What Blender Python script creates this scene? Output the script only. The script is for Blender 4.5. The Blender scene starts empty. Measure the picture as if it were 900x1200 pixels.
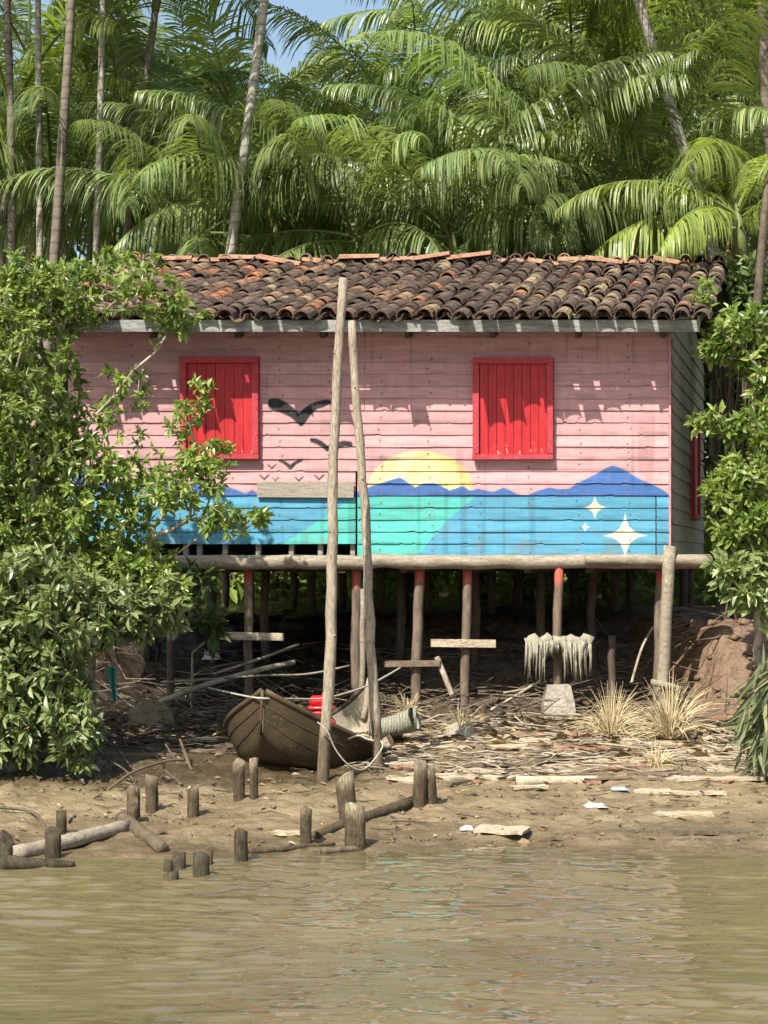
import bpy, math, random
import numpy as np
from mathutils import Vector, Matrix
random.seed(7)
rng = np.random.default_rng(7)
C = bpy.context.scene.collection
F = 2095.0; CH = 2.0; HY = 655.0          # lens in photo pixels, eye height above the river, horizon row
R = math.radians

def W(x, y, Y):
    return np.array([(x - 450) * Y / F, Y, CH + (HY - y) * Y / F])

# ------------------------------------------------------------------ scene objects
ORG = {}
def thing(name, label, cat, loc=(0, 0, 0), group=None):
    o = bpy.data.objects.new(name, None); C.objects.link(o)
    o.location = loc; o.empty_display_size = 0.2
    o['label'] = label; o['category'] = cat
    if group: o['group'] = group
    ORG[o.name] = np.array(loc, float)
    return o

def tag(o, label=None, cat=None, group=None, kind=None):
    if label: o['label'] = label
    if cat: o['category'] = cat
    if group: o['group'] = group
    if kind: o['kind'] = kind
    return o

def mesh_obj(name, V, Fc, mats, parent=None, smooth=True, mi=None, loc=None, attrs=None):
    """V: world coordinates; the object sits at its parent's origin (or at loc when top-level)."""
    V = np.asarray(V, dtype=np.float64).reshape(-1, 3)
    if parent is not None: org = ORG[parent.name]
    else: org = np.array(loc if loc is not None else (0, 0, 0), float)
    me = bpy.data.meshes.new(name)
    if isinstance(Fc, np.ndarray):
        n, k = Fc.shape
        me.vertices.add(len(V)); me.vertices.foreach_set('co', (V - org).astype(np.float32).ravel())
        me.loops.add(n * k); me.loops.foreach_set('vertex_index', Fc.astype(np.int32).ravel())
        me.polygons.add(n); me.polygons.foreach_set('loop_start', np.arange(0, n * k, k, dtype=np.int32))
        me.update(calc_edges=True)
    else:
        me.from_pydata((V - org).tolist(), [], Fc); me.update()
    for m in (mats if isinstance(mats, (list, tuple)) else [mats]): me.materials.append(m)
    me.polygons.foreach_set('use_smooth', [smooth] * len(me.polygons))
    if mi is not None: me.polygons.foreach_set('material_index', np.asarray(mi, dtype=np.int32))
    for an, arr in (attrs or {}).items():
        arr = np.asarray(arr, dtype=np.float32)
        if arr.ndim == 1:
            a = me.attributes.new(an, 'FLOAT', 'POINT'); a.data.foreach_set('value', arr)
        else:
            if arr.shape[1] == 3: arr = np.hstack([arr, np.ones((len(arr), 1), np.float32)])
            a = me.attributes.new(an, 'FLOAT_COLOR', 'POINT'); a.data.foreach_set('color', arr.ravel())
    o = bpy.data.objects.new(name, me); C.objects.link(o)
    if parent is not None: o.parent = parent
    else: o.location = org
    ORG[o.name] = org
    return o

class MB:
    def __init__(s): s.v = []; s.f = []; s.m = []; s.t = []; s.tv = 0.5
    def add(s, V, Fc, m=0):
        b = len(s.v); s.v += [tuple(p) for p in V]
        s.f += [tuple(b + i for i in f) for f in Fc]; s.m += [m] * len(Fc); s.t += [s.tv] * len(V)
    def box(s, c, size, rot=None, m=0, jit=0.0):
        c = np.array(c, float); h = np.array(size, float) / 2
        P = np.array([[x, y, z] for x in (-1, 1) for y in (-1, 1) for z in (-1, 1)]) * h
        if jit: P += rng.normal(0, jit, P.shape)
        if rot is not None: P = P @ np.array(rot).T
        s.add(P + c, [(0, 1, 3, 2), (4, 6, 7, 5), (0, 4, 5, 1), (2, 3, 7, 6), (0, 2, 6, 4), (1, 5, 7, 3)], m)
    def tube(s, pts, rad, n=8, m=0, cap=True, jit=0.0, flat=1.0):
        pts = np.array(pts, float); k = len(pts)
        rad = np.full(k, rad) if np.isscalar(rad) else np.array(rad, float)
        T = np.gradient(pts, axis=0); T /= np.linalg.norm(T, axis=1)[:, None] + 1e-9
        ref = np.array([0, 0, 1.0]) if abs(T[0][2]) < .8 else np.array([0, 1.0, 0])
        V = []
        for i in range(k):
            a = np.cross(T[i], ref); a /= np.linalg.norm(a) + 1e-9; b = np.cross(a, T[i])
            for j in range(n):
                q = 2 * math.pi * j / n
                r = rad[i] * (1 + (rng.normal(0, jit) if jit else 0))
                V.append(pts[i] + r * (math.cos(q) * a + flat * math.sin(q) * b))
        Fc = [(i * n + j, i * n + (j + 1) % n, (i + 1) * n + (j + 1) % n, (i + 1) * n + j) for i in range(k - 1) for j in range(n)]
        if cap:
            Fc += [tuple(reversed(range(n))), tuple((k - 1) * n + j for j in range(n))]
        s.add(V, Fc, m)
    def build(s, name, mats, parent=None, smooth=True, loc=None, tint=False):
        return mesh_obj(name, s.v, s.f, mats, parent, smooth, s.m, loc, {'tint': s.t} if tint else None)

def rotz(a): return np.array([[math.cos(a), -math.sin(a), 0], [math.sin(a), math.cos(a), 0], [0, 0, 1]])
def rotx(a): return np.array([[1, 0, 0], [0, math.cos(a), -math.sin(a)], [0, math.sin(a), math.cos(a)]])
def roty(a): return np.array([[math.cos(a), 0, math.sin(a)], [0, 1, 0], [-math.sin(a), 0, math.cos(a)]])

def vnoise(x, y, seed=0):
    """smooth value noise, vectorised"""
    x = np.asarray(x, float); y = np.asarray(y, float)
    xi = np.floor(x).astype(np.int64); yi = np.floor(y).astype(np.int64); fx = x - xi; fy = y - yi
    fx = fx * fx * (3 - 2 * fx); fy = fy * fy * (3 - 2 * fy)
    def h(a, b):
        n = (a * 374761393 + b * 668265263 + seed * 974711) & 0x7fffffff
        n = ((n ^ (n >> 13)) * 1274126177) & 0x7fffffff
        return ((n ^ (n >> 16)) & 0xffff) / 65535.0
    return (h(xi, yi) * (1 - fx) + h(xi + 1, yi) * fx) * (1 - fy) + (h(xi, yi + 1) * (1 - fx) + h(xi + 1, yi + 1) * fx) * fy
def fbm(x, y, seed=0, o=4):
    a = 0; g = 1; t = 0
    for i in range(o):
        a = a + g * vnoise(x * 2 ** i, y * 2 ** i, seed + i); t += g; g *= .5
    return a / t
def sstep(a, b, x):
    t = np.clip((x - a) / (b - a), 0, 1); return t * t * (3 - 2 * t)

# ------------------------------------------------------------------ materials
def nodes(name):
    m = bpy.data.materials.new(name); m.use_nodes = True
    nt = m.node_tree; nt.nodes.clear()
    out = nt.nodes.new('ShaderNodeOutputMaterial')
    return m, nt, out
def N(nt, t, **k):
    n = nt.nodes.new(t)
    for a, b in k.items(): setattr(n, a, b)
    return n
def mixc(nt, fac, a, b, blend='MIX'):
    n = N(nt, 'ShaderNodeMix', data_type='RGBA', blend_type=blend)
    for s, v in ((0, fac), (6, a), (7, b)):
        if hasattr(v, 'is_output'): nt.links.new(v, n.inputs[s])
        elif isinstance(v, (int, float)): n.inputs[s].default_value = v
        else: n.inputs[s].default_value = (*v, 1)
    return n.outputs[2]
def coords(nt, scale=(1, 1, 1), kind='Object', rnd=True):
    tc = N(nt, 'ShaderNodeTexCoord'); mp = N(nt, 'ShaderNodeMapping'); mp.inputs['Scale'].default_value = scale
    nt.links.new(tc.outputs[kind], mp.inputs[0])
    if rnd:
        oi = N(nt, 'ShaderNodeObjectInfo'); mu = N(nt, 'ShaderNodeMath', operation='MULTIPLY'); mu.inputs[1].default_value = 37.0
        nt.links.new(oi.outputs['Random'], mu.inputs[0]); nt.links.new(mu.outputs[0], mp.inputs['Location'])
    return mp.outputs[0]
def noise(nt, vec, scale, detail=4, rough=.55, dist=0):
    n = N(nt, 'ShaderNodeTexNoise'); n.inputs['Scale'].default_value = scale; n.inputs['Detail'].default_value = detail
    n.inputs['Roughness'].default_value = rough; n.inputs['Distortion'].default_value = dist
    nt.links.new(vec, n.inputs['Vector']); return n.outputs['Fac']
def ramp(nt, fac, stops):
    r = N(nt, 'ShaderNodeValToRGB'); e = r.color_ramp.elements
    while len(e) < len(stops): e.new(.5)
    for i, (p, c) in enumerate(stops):
        e[i].position = p; e[i].color = (*c, 1) if hasattr(c, '__len__') else (c, c, c, 1)
    nt.links.new(fac, r.inputs[0]); return r.outputs[0]
def bump(nt, h, strength=.3, dist=.01):
    b = N(nt, 'ShaderNodeBump'); b.inputs['Strength'].default_value = strength; b.inputs['Distance'].default_value = dist
    nt.links.new(h, b.inputs['Height']); return b.outputs[0]
def prin(nt, out, col, rough=.8, normal=None, spec=.3, metal=0):
    p = N(nt, 'ShaderNodeBsdfPrincipled')
    if hasattr(col, 'is_output'): nt.links.new(col, p.inputs['Base Color'])
    else: p.inputs['Base Color'].default_value = (*col, 1)
    if hasattr(rough, 'is_output'): nt.links.new(rough, p.inputs['Roughness'])
    else: p.inputs['Roughness'].default_value = rough
    p.inputs['Specular IOR Level'].default_value = spec; p.inputs['Metallic'].default_value = metal
    if normal is not None: nt.links.new(normal, p.inputs['Normal'])
    nt.links.new(p.outputs[0], out.inputs[0]); return p

def pmat(name, c1, c2, scale=6, stretch=(1, 1, 1), rough=.85, bs=.4, bd=.01, bscale=None, spec=.25, c3=None, tint=None, grain=.42, wet=0):
    m, nt, out = nodes(name)
    v = coords(nt, stretch)
    f = noise(nt, v, scale, 6, .6)
    col = ramp(nt, f, [(.3, c1), (.7, c2)])
    if c3 is not None:
        g = noise(nt, v, scale * 3.1, 5, .65)
        col = mixc(nt, ramp(nt, g, [(.56, 0), (.68, 1)]), col, c3)
    if tint is not None:
        a = N(nt, 'ShaderNodeAttribute', attribute_name='tint')
        col = mixc(nt, a.outputs['Fac'], col, tint)
    if grain: col = mixc(nt, 1.0, col, ramp(nt, noise(nt, v, scale * 4.7, 7, .7), [(.36, (1 - grain,) * 3), (.5, (1, 1, 1)), (.66, (1 + grain * .55,) * 3)]), 'MULTIPLY')
    if wet:
        tc = N(nt, 'ShaderNodeTexCoord'); sp = N(nt, 'ShaderNodeSeparateXYZ'); nt.links.new(tc.outputs['Object'], sp.inputs[0])
        ma = N(nt, 'ShaderNodeMath', operation='MULTIPLY_ADD'); ma.inputs[1].default_value = -.25; nt.links.new(noise(nt, v, scale * .5, 4), ma.inputs[0]); nt.links.new(sp.outputs[2], ma.inputs[2])
        mr = N(nt, 'ShaderNodeMapRange'); mr.inputs[1].default_value = wet - .13; mr.inputs[2].default_value = wet - .03; nt.links.new(ma.outputs[0], mr.inputs[0])
        col = mixc(nt, mr.outputs[0], mixc(nt, 1.0, col, (.40, .37, .32), 'MULTIPLY'), col)
    h = noise(nt, v, bscale or scale * 4, 5, .65)
    prin(nt, out, col, rough, bump(nt, h, bs, bd), spec); return m

def leafmat(name, c1, c2, c3=None, trans=.3, rough=.42, spec=.45):
    m, nt, out = nodes(name)
    a = N(nt, 'ShaderNodeAttribute', attribute_name='tint')
    oi = N(nt, 'ShaderNodeObjectInfo')
    st = [(0.0, c1), (.8, c2)] + ([(1.0, c3)] if c3 else [])
    col = ramp(nt, a.outputs['Fac'], st)
    hv = N(nt, 'ShaderNodeHueSaturation')
    mr = N(nt, 'ShaderNodeMapRange'); mr.inputs[3].default_value = .75; mr.inputs[4].default_value = 1.25
    nt.links.new(oi.outputs['Random'], mr.inputs[0]); nt.links.new(mr.outputs[0], hv.inputs['Value']); nt.links.new(col, hv.inputs['Color'])
    p = N(nt, 'ShaderNodeBsdfPrincipled'); p.inputs['Roughness'].default_value = rough; p.inputs['Specular IOR Level'].default_value = spec
    nt.links.new(hv.outputs[0], p.inputs['Base Color'])
    t = N(nt, 'ShaderNodeBsdfTranslucent')
    br = mixc(nt, 1.0, hv.outputs[0], (1.5, 1.6, .7), 'MULTIPLY'); nt.links.new(br, t.inputs[0])
    mx = N(nt, 'ShaderNodeMixShader'); mx.inputs[0].default_value = trans
    nt.links.new(p.outputs[0], mx.inputs[1]); nt.links.new(t.outputs[0], mx.inputs[2]); nt.links.new(mx.outputs[0], out.inputs[0])
    return m

M = {}
M['grey_wood'] = pmat('grey_wood', (.20, .17, .135), (.36, .32, .26), 3, (3, 3, 22), .85, .5, .006)
M['log'] = pmat('log', (.17, .14, .10), (.33, .285, .215), 5, (1, 5, 5), .85, .5, .01, c3=(.15, .11, .08))
M['pole'] = pmat('pole', (.19, .155, .11), (.335, .285, .21), 4, (4, 4, .8), .8, .5, .008, c3=(.17, .13, .085), grain=.5, wet=.35)
M['stake'] = pmat('stake', (.10, .08, .052), (.29, .235, .155), 9, (2.5, 2.5, .5), .85, .9, .016, c3=(.06, .055, .035), grain=.6, wet=.20)
M['stake_wet'] = pmat('stake_wet', (.026, .021, .013), (.085, .068, .042), 9, (2, 2, .6), .7, .9, .014, spec=.15, c3=(.02, .018, .01))
M['plank'] = pmat('plank', (.26, .21, .14), (.48, .41, .29), 3, (2, 14, 6), .85, .5, .006, c3=(.2, .14, .09))
M['plank_dark'] = pmat('plank_dark', (.09, .065, .045), (.2, .15, .1), 4, (2, 10, 6), .85, .5, .006)
M['terracotta'] = pmat('terracotta', (.20, .10, .06), (.36, .21, .13), 9, rough=.9, c3=(.12, .08, .055))
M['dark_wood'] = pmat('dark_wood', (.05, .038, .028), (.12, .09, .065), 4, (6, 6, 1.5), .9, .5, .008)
M['side_wood'] = pmat('side_wood', (.22, .215, .155), (.36, .345, .26), 3, (1, 3, 10), .9, .4, .005, c3=(.15, .155, .105))
M['red_wood'] = pmat('red_wood', (.40, .014, .018), (.52, .03, .03), 2.5, (8, 8, 1.0), .55, .35, .004, spec=.35, c3=(.33, .012, .016))
M['red_frame'] = pmat('red_frame', (.33, .03, .042), (.42, .05, .06), 4, (3, 3, 3), .6, .3, .004, spec=.3)
M['concrete'] = pmat('concrete', (.22, .2, .16), (.36, .33, .26), 8, rough=.95, bs=.6, bd=.02)
M['rag'] = pmat('rag', (.20, .185, .135), (.40, .37, .28), 14, (3, 3, 1), .95, .7, .02)
M['hull'] = pmat('hull', (.065, .048, .028), (.135, .10, .055), 4, (3, 3, 3), .7, .4, .006, c3=(.2, .155, .09))
M['hull_in'] = pmat('hull_in', (.2, .17, .12), (.32, .28, .2), 4, (3, 3, 3), .8, .4, .006)
M['rope'] = pmat('rope', (.30, .28, .22), (.46, .43, .35), 40, rough=.9)
M['red_plastic'] = pmat('red_plastic', (.55, .012, .02), (.62, .02, .03), 5, rough=.3, bs=.03, spec=.5, grain=.08)
M['black_metal'] = pmat('black_metal', (.02, .02, .02), (.05, .05, .05), 9, rough=.5, bs=.1, grain=.08)
M['white_label'] = pmat('white_label', (.6, .6, .58), (.75, .75, .72), 9, rough=.5, bs=.05, grain=.08)
M['trap'] = pmat('trap', (.42, .45, .34), (.62, .64, .5), 22, rough=.85, bs=.6)
M['straw'] = pmat('straw', (.38, .30, .16), (.58, .48, .29), 12, rough=.85, bs=.1, grain=.08)
M['twig'] = pmat('twig', (.15, .12, .08), (.36, .31, .23), 3, rough=.85, bs=.2)
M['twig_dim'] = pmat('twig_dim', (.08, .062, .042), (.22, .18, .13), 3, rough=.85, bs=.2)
M['twig_dark'] = pmat('twig_dark', (.05, .04, .028), (.12, .095, .065), 3, rough=.85, bs=.2)
M['bark'] = pmat('bark', (.13, .11, .085), (.28, .25, .2), 8, (1, 1, 2.5), .9, .6, .01)
M['green_cloth'] = pmat('green_cloth', (.03, .22, .2), (.05, .32, .28), 8, rough=.8, grain=.08)
M['brown_cloth'] = pmat('brown_cloth', (.13, .10, .06), (.22, .17, .1), 10, rough=.9, c3=(.25, .07, .05))
M['white_plastic'] = pmat('white_plastic', (.34, .34, .31), (.5, .5, .46), 9, rough=.45, bs=.3, grain=.08)
M['blue_plastic'] = pmat('blue_plastic', (.18, .26, .30), (.32, .4, .44), 9, rough=.45, bs=.3, grain=.08)
def trunkmat(name, c1, c2, c3):
    m, nt, out = nodes(name); v = coords(nt)
    f = noise(nt, v, 9, 5, .6); col = ramp(nt, f, [(.3, c1), (.7, c2)])
    w = N(nt, 'ShaderNodeTexWave', wave_type='BANDS', bands_direction='Z'); w.inputs['Scale'].default_value = 2.2; w.inputs['Distortion'].default_value = 2.5
    nt.links.new(v, w.inputs[0]); col = mixc(nt, ramp(nt, w.outputs['Fac'], [(0, .6), (.16, 0)]), col, c3)
    prin(nt, out, col, .85, bump(nt, noise(nt, v, 30, 4), .4, .01), .2); return m
M['trunk_pale'] = trunkmat('trunk_pale', (.17, .155, .12), (.38, .36, .30), (.12, .1, .075))
M['trunk_dark'] = trunkmat('trunk_dark', (.09, .075, .055), (.2, .17, .13), (.06, .05, .035))
M['crownshaft'] = pmat('crownshaft', (.07, .10, .03), (.14, .15, .05), 5, (4, 4, 1), .5)
M['frond'] = leafmat('frond', (.10, .15, .05), (.25, .31, .12), (.38, .39, .16), .40, .38, .5)
M['frond_y'] = leafmat('frond_y', (.15, .20, .05), (.30, .35, .09), (.42, .40, .14), .42, .38, .5)
M['frond_dead'] = leafmat('frond_dead', (.16, .115, .06), (.30, .22, .12), None, .2, .7, .2)
M['leaf_bright'] = leafmat('leaf_bright', (.09, .15, .03), (.25, .33, .075), (.42, .44, .15), .34, .38, .45)
M['leaf_grey'] = leafmat('leaf_grey', (.085, .125, .04), (.21, .255, .095), (.38, .40, .20), .26, .40, .5)
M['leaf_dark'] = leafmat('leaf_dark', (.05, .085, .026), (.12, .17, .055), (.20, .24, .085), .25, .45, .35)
M['leaf_long'] = leafmat('leaf_long', (.07, .09, .04), (.16, .17, .09), (.25, .23, .13), .2, .5, .35)

# painted boards (colours from the 'paint' attribute, wear from noise)
m, nt, out = nodes('painted_boards'); v = coords(nt, (1, 1, 1), rnd=False)
a = N(nt, 'ShaderNodeAttribute', attribute_name='paint'); bt = N(nt, 'ShaderNodeAttribute', attribute_name='tint')
vs = coords(nt, (1.5, 1, 14), rnd=False); vv = coords(nt, (9, 1, 1.2), rnd=False)
g1 = noise(nt, vs, 3, 6, .65)
col = mixc(nt, 1.0, a.outputs['Color'], ramp(nt, g1, [(.25, (.72, .72, .75)), (.75, (1.08, 1.07, 1.06))]), 'MULTIPLY')
col = mixc(nt, ramp(nt, noise(nt, vv, 2.2, 6, .6), [(.5, 0), (.8, .34)]), col, (.20, .14, .125))
mm = N(nt, 'ShaderNodeMapRange'); mm.inputs[3].default_value = .80; mm.inputs[4].default_value = 1.06
nt.links.new(bt.outputs['Fac'], mm.inputs[0])
cb = N(nt, 'ShaderNodeCombineColor'); [nt.links.new(mm.outputs[0], cb.inputs[i]) for i in range(3)]
col = mixc(nt, 1.0, col, cb.outputs[0], 'MULTIPLY')
chip = noise(nt, coords(nt, (2.2, 1, 7), rnd=False), 8, 7, .7)
col = mixc(nt, ramp(nt, chip, [(.645, 0), (.69, .8)]), col, (.30, .25, .20))
prin(nt, out, col, .62, bump(nt, noise(nt, coords(nt, (2, 1, 40), rnd=False), 6, 5), .35, .004), .3)
M['paint'] = m
# roof tiles
m, nt, out = nodes('roof_tile'); v = coords(nt, rnd=False); a = N(nt, 'ShaderNodeAttribute', attribute_name='paint')
n1 = noise(nt, v, 9, 6, .65)
col = mixc(nt, ramp(nt, n1, [(.42, 0), (.66, .8)]), a.outputs['Color'], (.045, .034, .028))
col = mixc(nt, ramp(nt, noise(nt, v, 26, 5, .7), [(.62, 0), (.72, .5)]), col, (.36, .30, .2))
prin(nt, out, col, .92, bump(nt, noise(nt, v, 60, 4), .5, .006), .15); M['tile'] = m
# fascia: weathered pale paint
M['fascia'] = pmat('fascia', (.12, .118, .10), (.32, .32, .295), 3, (1.2, 3, 8), .85, .4, .004, c3=(.13, .12, .1))

# mud
m, nt, out = nodes('mud')
geo = N(nt, 'ShaderNodeNewGeometry'); sep = N(nt, 'ShaderNodeSeparateXYZ'); nt.links.new(geo.outputs['Position'], sep.inputs[0])
v = geo.outputs['Position']
mp = N(nt, 'ShaderNodeMapping'); mp.inputs['Scale'].default_value = (.8, 1.6, 1); nt.links.new(v, mp.inputs[0])
n1 = noise(nt, mp.outputs[0], 1.6, 7, .62); n2 = noise(nt, v, 11, 6, .65)
col = ramp(nt, n1, [(.3, (.13, .098, .052)), (.5, (.225, .17, .095)), (.72, (.31, .24, .14))])
col = mixc(nt, ramp(nt, n2, [(.5, 0), (.72, .6)]), col, (.15, .105, .06))
mp2 = N(nt, 'ShaderNodeMapping'); mp2.inputs['Scale'].default_value = (.9, 5.5, 1); nt.links.new(v, mp2.inputs[0])
col = mixc(nt, ramp(nt, noise(nt, mp2.outputs[0], 2.2, 7, .68, .6), [(.48, 0), (.66, .75)]), col, (.12, .085, .045))
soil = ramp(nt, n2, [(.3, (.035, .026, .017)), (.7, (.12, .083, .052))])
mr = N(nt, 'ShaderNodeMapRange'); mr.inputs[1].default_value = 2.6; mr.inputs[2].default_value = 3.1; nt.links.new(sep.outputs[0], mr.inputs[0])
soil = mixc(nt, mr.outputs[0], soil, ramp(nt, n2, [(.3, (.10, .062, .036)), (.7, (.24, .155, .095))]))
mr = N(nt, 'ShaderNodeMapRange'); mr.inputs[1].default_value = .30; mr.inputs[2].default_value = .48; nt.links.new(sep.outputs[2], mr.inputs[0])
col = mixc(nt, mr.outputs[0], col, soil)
wet = N(nt, 'ShaderNodeMapRange'); wet.inputs[1].default_value = .0; wet.inputs[2].default_value = .10; wet.inputs[3].default_value = 1; wet.inputs[4].default_value = 0
nt.links.new(sep.outputs[2], wet.inputs[0])
col = mixc(nt, wet.outputs[0], col, mixc(nt, 1.0, col, (.55, .52, .48), 'MULTIPLY'))
# soaked channel round the canoe, and the left shrub's shade painted over wet mud
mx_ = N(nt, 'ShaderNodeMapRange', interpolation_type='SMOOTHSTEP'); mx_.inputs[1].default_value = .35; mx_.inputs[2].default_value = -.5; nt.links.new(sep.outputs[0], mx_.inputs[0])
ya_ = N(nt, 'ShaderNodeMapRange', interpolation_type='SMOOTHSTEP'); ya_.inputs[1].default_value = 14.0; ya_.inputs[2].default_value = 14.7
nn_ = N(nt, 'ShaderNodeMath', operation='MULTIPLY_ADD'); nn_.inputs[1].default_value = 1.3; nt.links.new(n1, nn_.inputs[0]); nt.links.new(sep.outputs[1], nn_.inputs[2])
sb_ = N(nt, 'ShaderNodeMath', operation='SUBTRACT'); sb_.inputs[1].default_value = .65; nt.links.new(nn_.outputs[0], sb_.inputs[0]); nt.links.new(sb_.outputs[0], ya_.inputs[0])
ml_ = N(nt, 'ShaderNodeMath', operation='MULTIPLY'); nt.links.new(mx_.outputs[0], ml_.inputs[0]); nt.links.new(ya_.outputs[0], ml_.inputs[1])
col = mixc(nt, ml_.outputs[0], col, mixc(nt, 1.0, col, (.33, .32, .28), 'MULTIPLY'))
rg = mixc(nt, wet.outputs[0], ramp(nt, n2, [(.35, .16), (.65, .5)]), (.25, .25, .25))
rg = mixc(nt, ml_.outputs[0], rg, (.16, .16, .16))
p = prin(nt, out, col, .7, bump(nt, mixc(nt, .35, n2, noise(nt, v, 48, 5, .7)), 1.0, .045), .45); nt.links.new(rg, p.inputs['Roughness'])
M['mud'] = m
# water
m, nt, out = nodes('river')
geo = N(nt, 'ShaderNodeNewGeometry')
def wn(sx, sy, sc, det, dist=0):
    mp = N(nt, 'ShaderNodeMapping'); mp.inputs['Scale'].default_value = (sx, sy, 1); mp.inputs['Rotation'].default_value = (0, 0, .06)
    nt.links.new(geo.outputs['Position'], mp.inputs[0]); return noise(nt, mp.outputs[0], sc, det, .55, dist)
w1 = wn(.55, 2.2, 2.2, 3, .6); w2 = wn(1.2, 4.2, 5, 3, .4)
ad = N(nt, 'ShaderNodeMath', operation='MULTIPLY_ADD'); ad.inputs[1].default_value = .42
nt.links.new(w2, ad.inputs[0]); nt.links.new(w1, ad.inputs[2])
col = ramp(nt, wn(.3, .8, 1.2, 4), [(.3, (.10, .082, .042)), (.7, (.145, .118, .062))])
p = prin(nt, out, col, .03, None, .5); p.inputs['IOR'].default_value = 2.0
M['water'] = m

# ------------------------------------------------------------------ terrain and water
def H(X, Y, rough=True):
    X = np.asarray(X, float); Y = np.asarray(Y, float)
    sh = 12.14 + .22 * np.sin(X * .9 + .6) + .10 * np.sin(X * 2.3) + .22 * np.clip(-X - 1, 0, 3) * -.3 - .08 * np.clip(X, 0, 4)
    t = Y - sh
    z = np.where(t > 0, .0774 * t * np.clip(5.86 / np.maximum(18 - sh, 1), .5, 1.5), .2 * t)
    z = np.minimum(z, .4536 + .02 * np.maximum(Y - 18, 0)); z = np.maximum(z, -1.6)
    s0 = 18.5 - 1.3 * sstep(2.7, 3.5, X) - .9 * sstep(-2.4, -3.4, X)
    w = 1.9 - .6 * sstep(2.7, 3.5, X)
    z = z + .85 * sstep(0, 1, (Y - s0) / w)
    z = z + .25 * sstep(23, 40, Y)
    if rough:
        k = sstep(-.6, .4, t)
        z = z + k * ((fbm(X * 1.3, Y * 1.3, 3) - .5) * .10 + (fbm(X * 5, Y * 6, 9, 3) - .5) * .05 + (vnoise(X * 12, Y * 15, 21) - .5) * .034 - np.maximum(vnoise(X * 4, Y * 5, 23) - .78, 0) * .16)
        z = z + sstep(17, 18.5, Y) * (fbm(X * 3, Y * 3, 31) - .5) * .16
    return z
def hz(x, y): return float(H(np.array([x]), np.array([y]))[0])
def gpix(x, y):
    """point of the mud seen at a photo pixel"""
    lo, hi = 9.0, 30.0
    Ys = np.linspace(lo, hi, 2200); Xs = (x - 450) * Ys / F; ray = CH + (HY - y) * Ys / F
    d = ray - H(Xs, Ys, False); i = int(np.argmax(d < 0)); Y = Ys[i]
    X = (x - 450) * Y / F
    return np.array([X, Y, hz(X, Y)])

def axis(fine0, fine1, step, far0, far1, nf=26):
    a = fine0 - np.geomspace(.08, fine0 - far0, nf)[::-1]; b = fine1 + np.geomspace(.08, far1 - fine1, nf)
    return np.concatenate([a, np.arange(fine0, fine1, step), b])
ax = axis(-5.2, 5.2, .032, -260, 260); ay = axis(11.6, 20.2, .032, 6.5, 320)
GX, GY = np.meshgrid(ax, ay); GZ = H(GX, GY)
def gridfaces(nx, ny):
    i = np.arange(nx - 1)[None, :] + nx * np.arange(ny - 1)[:, None]
    return np.stack([i, i + 1, i + 1 + nx, i + nx], -1).reshape(-1, 4)
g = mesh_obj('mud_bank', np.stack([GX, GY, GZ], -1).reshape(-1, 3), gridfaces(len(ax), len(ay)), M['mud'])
tag(g, 'brown tidal mud bank rising from the river to the stilt house', None, None, 'structure')
wx = axis(-4.2, 4.2, .024, -260, 260); wy = np.concatenate([[-200, -60, -20, -4, 2, 5, 6.2], np.arange(6.9, 13.3, .0085), [13.4, 13.6]])
WX, WY = np.meshgrid(wx, wy)
wq = WY + .10 * np.sin(WX * .7) + .25 * (vnoise(WX * .5, WY * .6, 41) - .5)
WZ = (vnoise(WX * 3.6 + wq * .6, wq * 13, 42) - .5) * .013 + (.5 - np.abs(2 * vnoise(WX * 4.5 - wq * .5, wq * 15, 43) - 1)) * .008 + (vnoise(WX * 9 + wq, wq * 30, 44) - .5) * .005 + (vnoise(WX * .8, wq * 2.2, 45) - .5) * .012
WZ = 1.5 * WZ * (.35 + .9 * vnoise(WX * .45, WY * .9, 46)) * (1 - .75 * sstep(11.2, 12.4, WY)) * sstep(6.2, 7.0, WY) * (1 - sstep(4.2, 6, np.abs(WX)))
g = mesh_obj('river_water', np.stack([WX, WY, WZ], -1).reshape(-1, 3), gridfaces(len(wx), len(wy)), M['water'])
tag(g, 'muddy brown rippled river in the foreground', None, None, 'structure')

# ------------------------------------------------------------------ the stilt house
YF = 18.0; S = F / YF
def fx(x): return (x - 450) / S
def fz(y): return CH + (HY - y) / S
SH = .25
def shear(V):
    V = np.array(V, float); V[:, 0] += SH * (V[:, 1] - YF); return V
house = thing('stilt_house', 'pink wooden stilt house with painted mural, red shutters and clay tile roof', 'house', (0, YF, .45))
class HB(MB):
    def build(s, name, mats, parent=None, smooth=False, tint=False):
        return mesh_obj(name, shear(s.v), s.f, mats, parent or house, smooth, s.m, None, {'tint': s.t} if tint else None)

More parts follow.
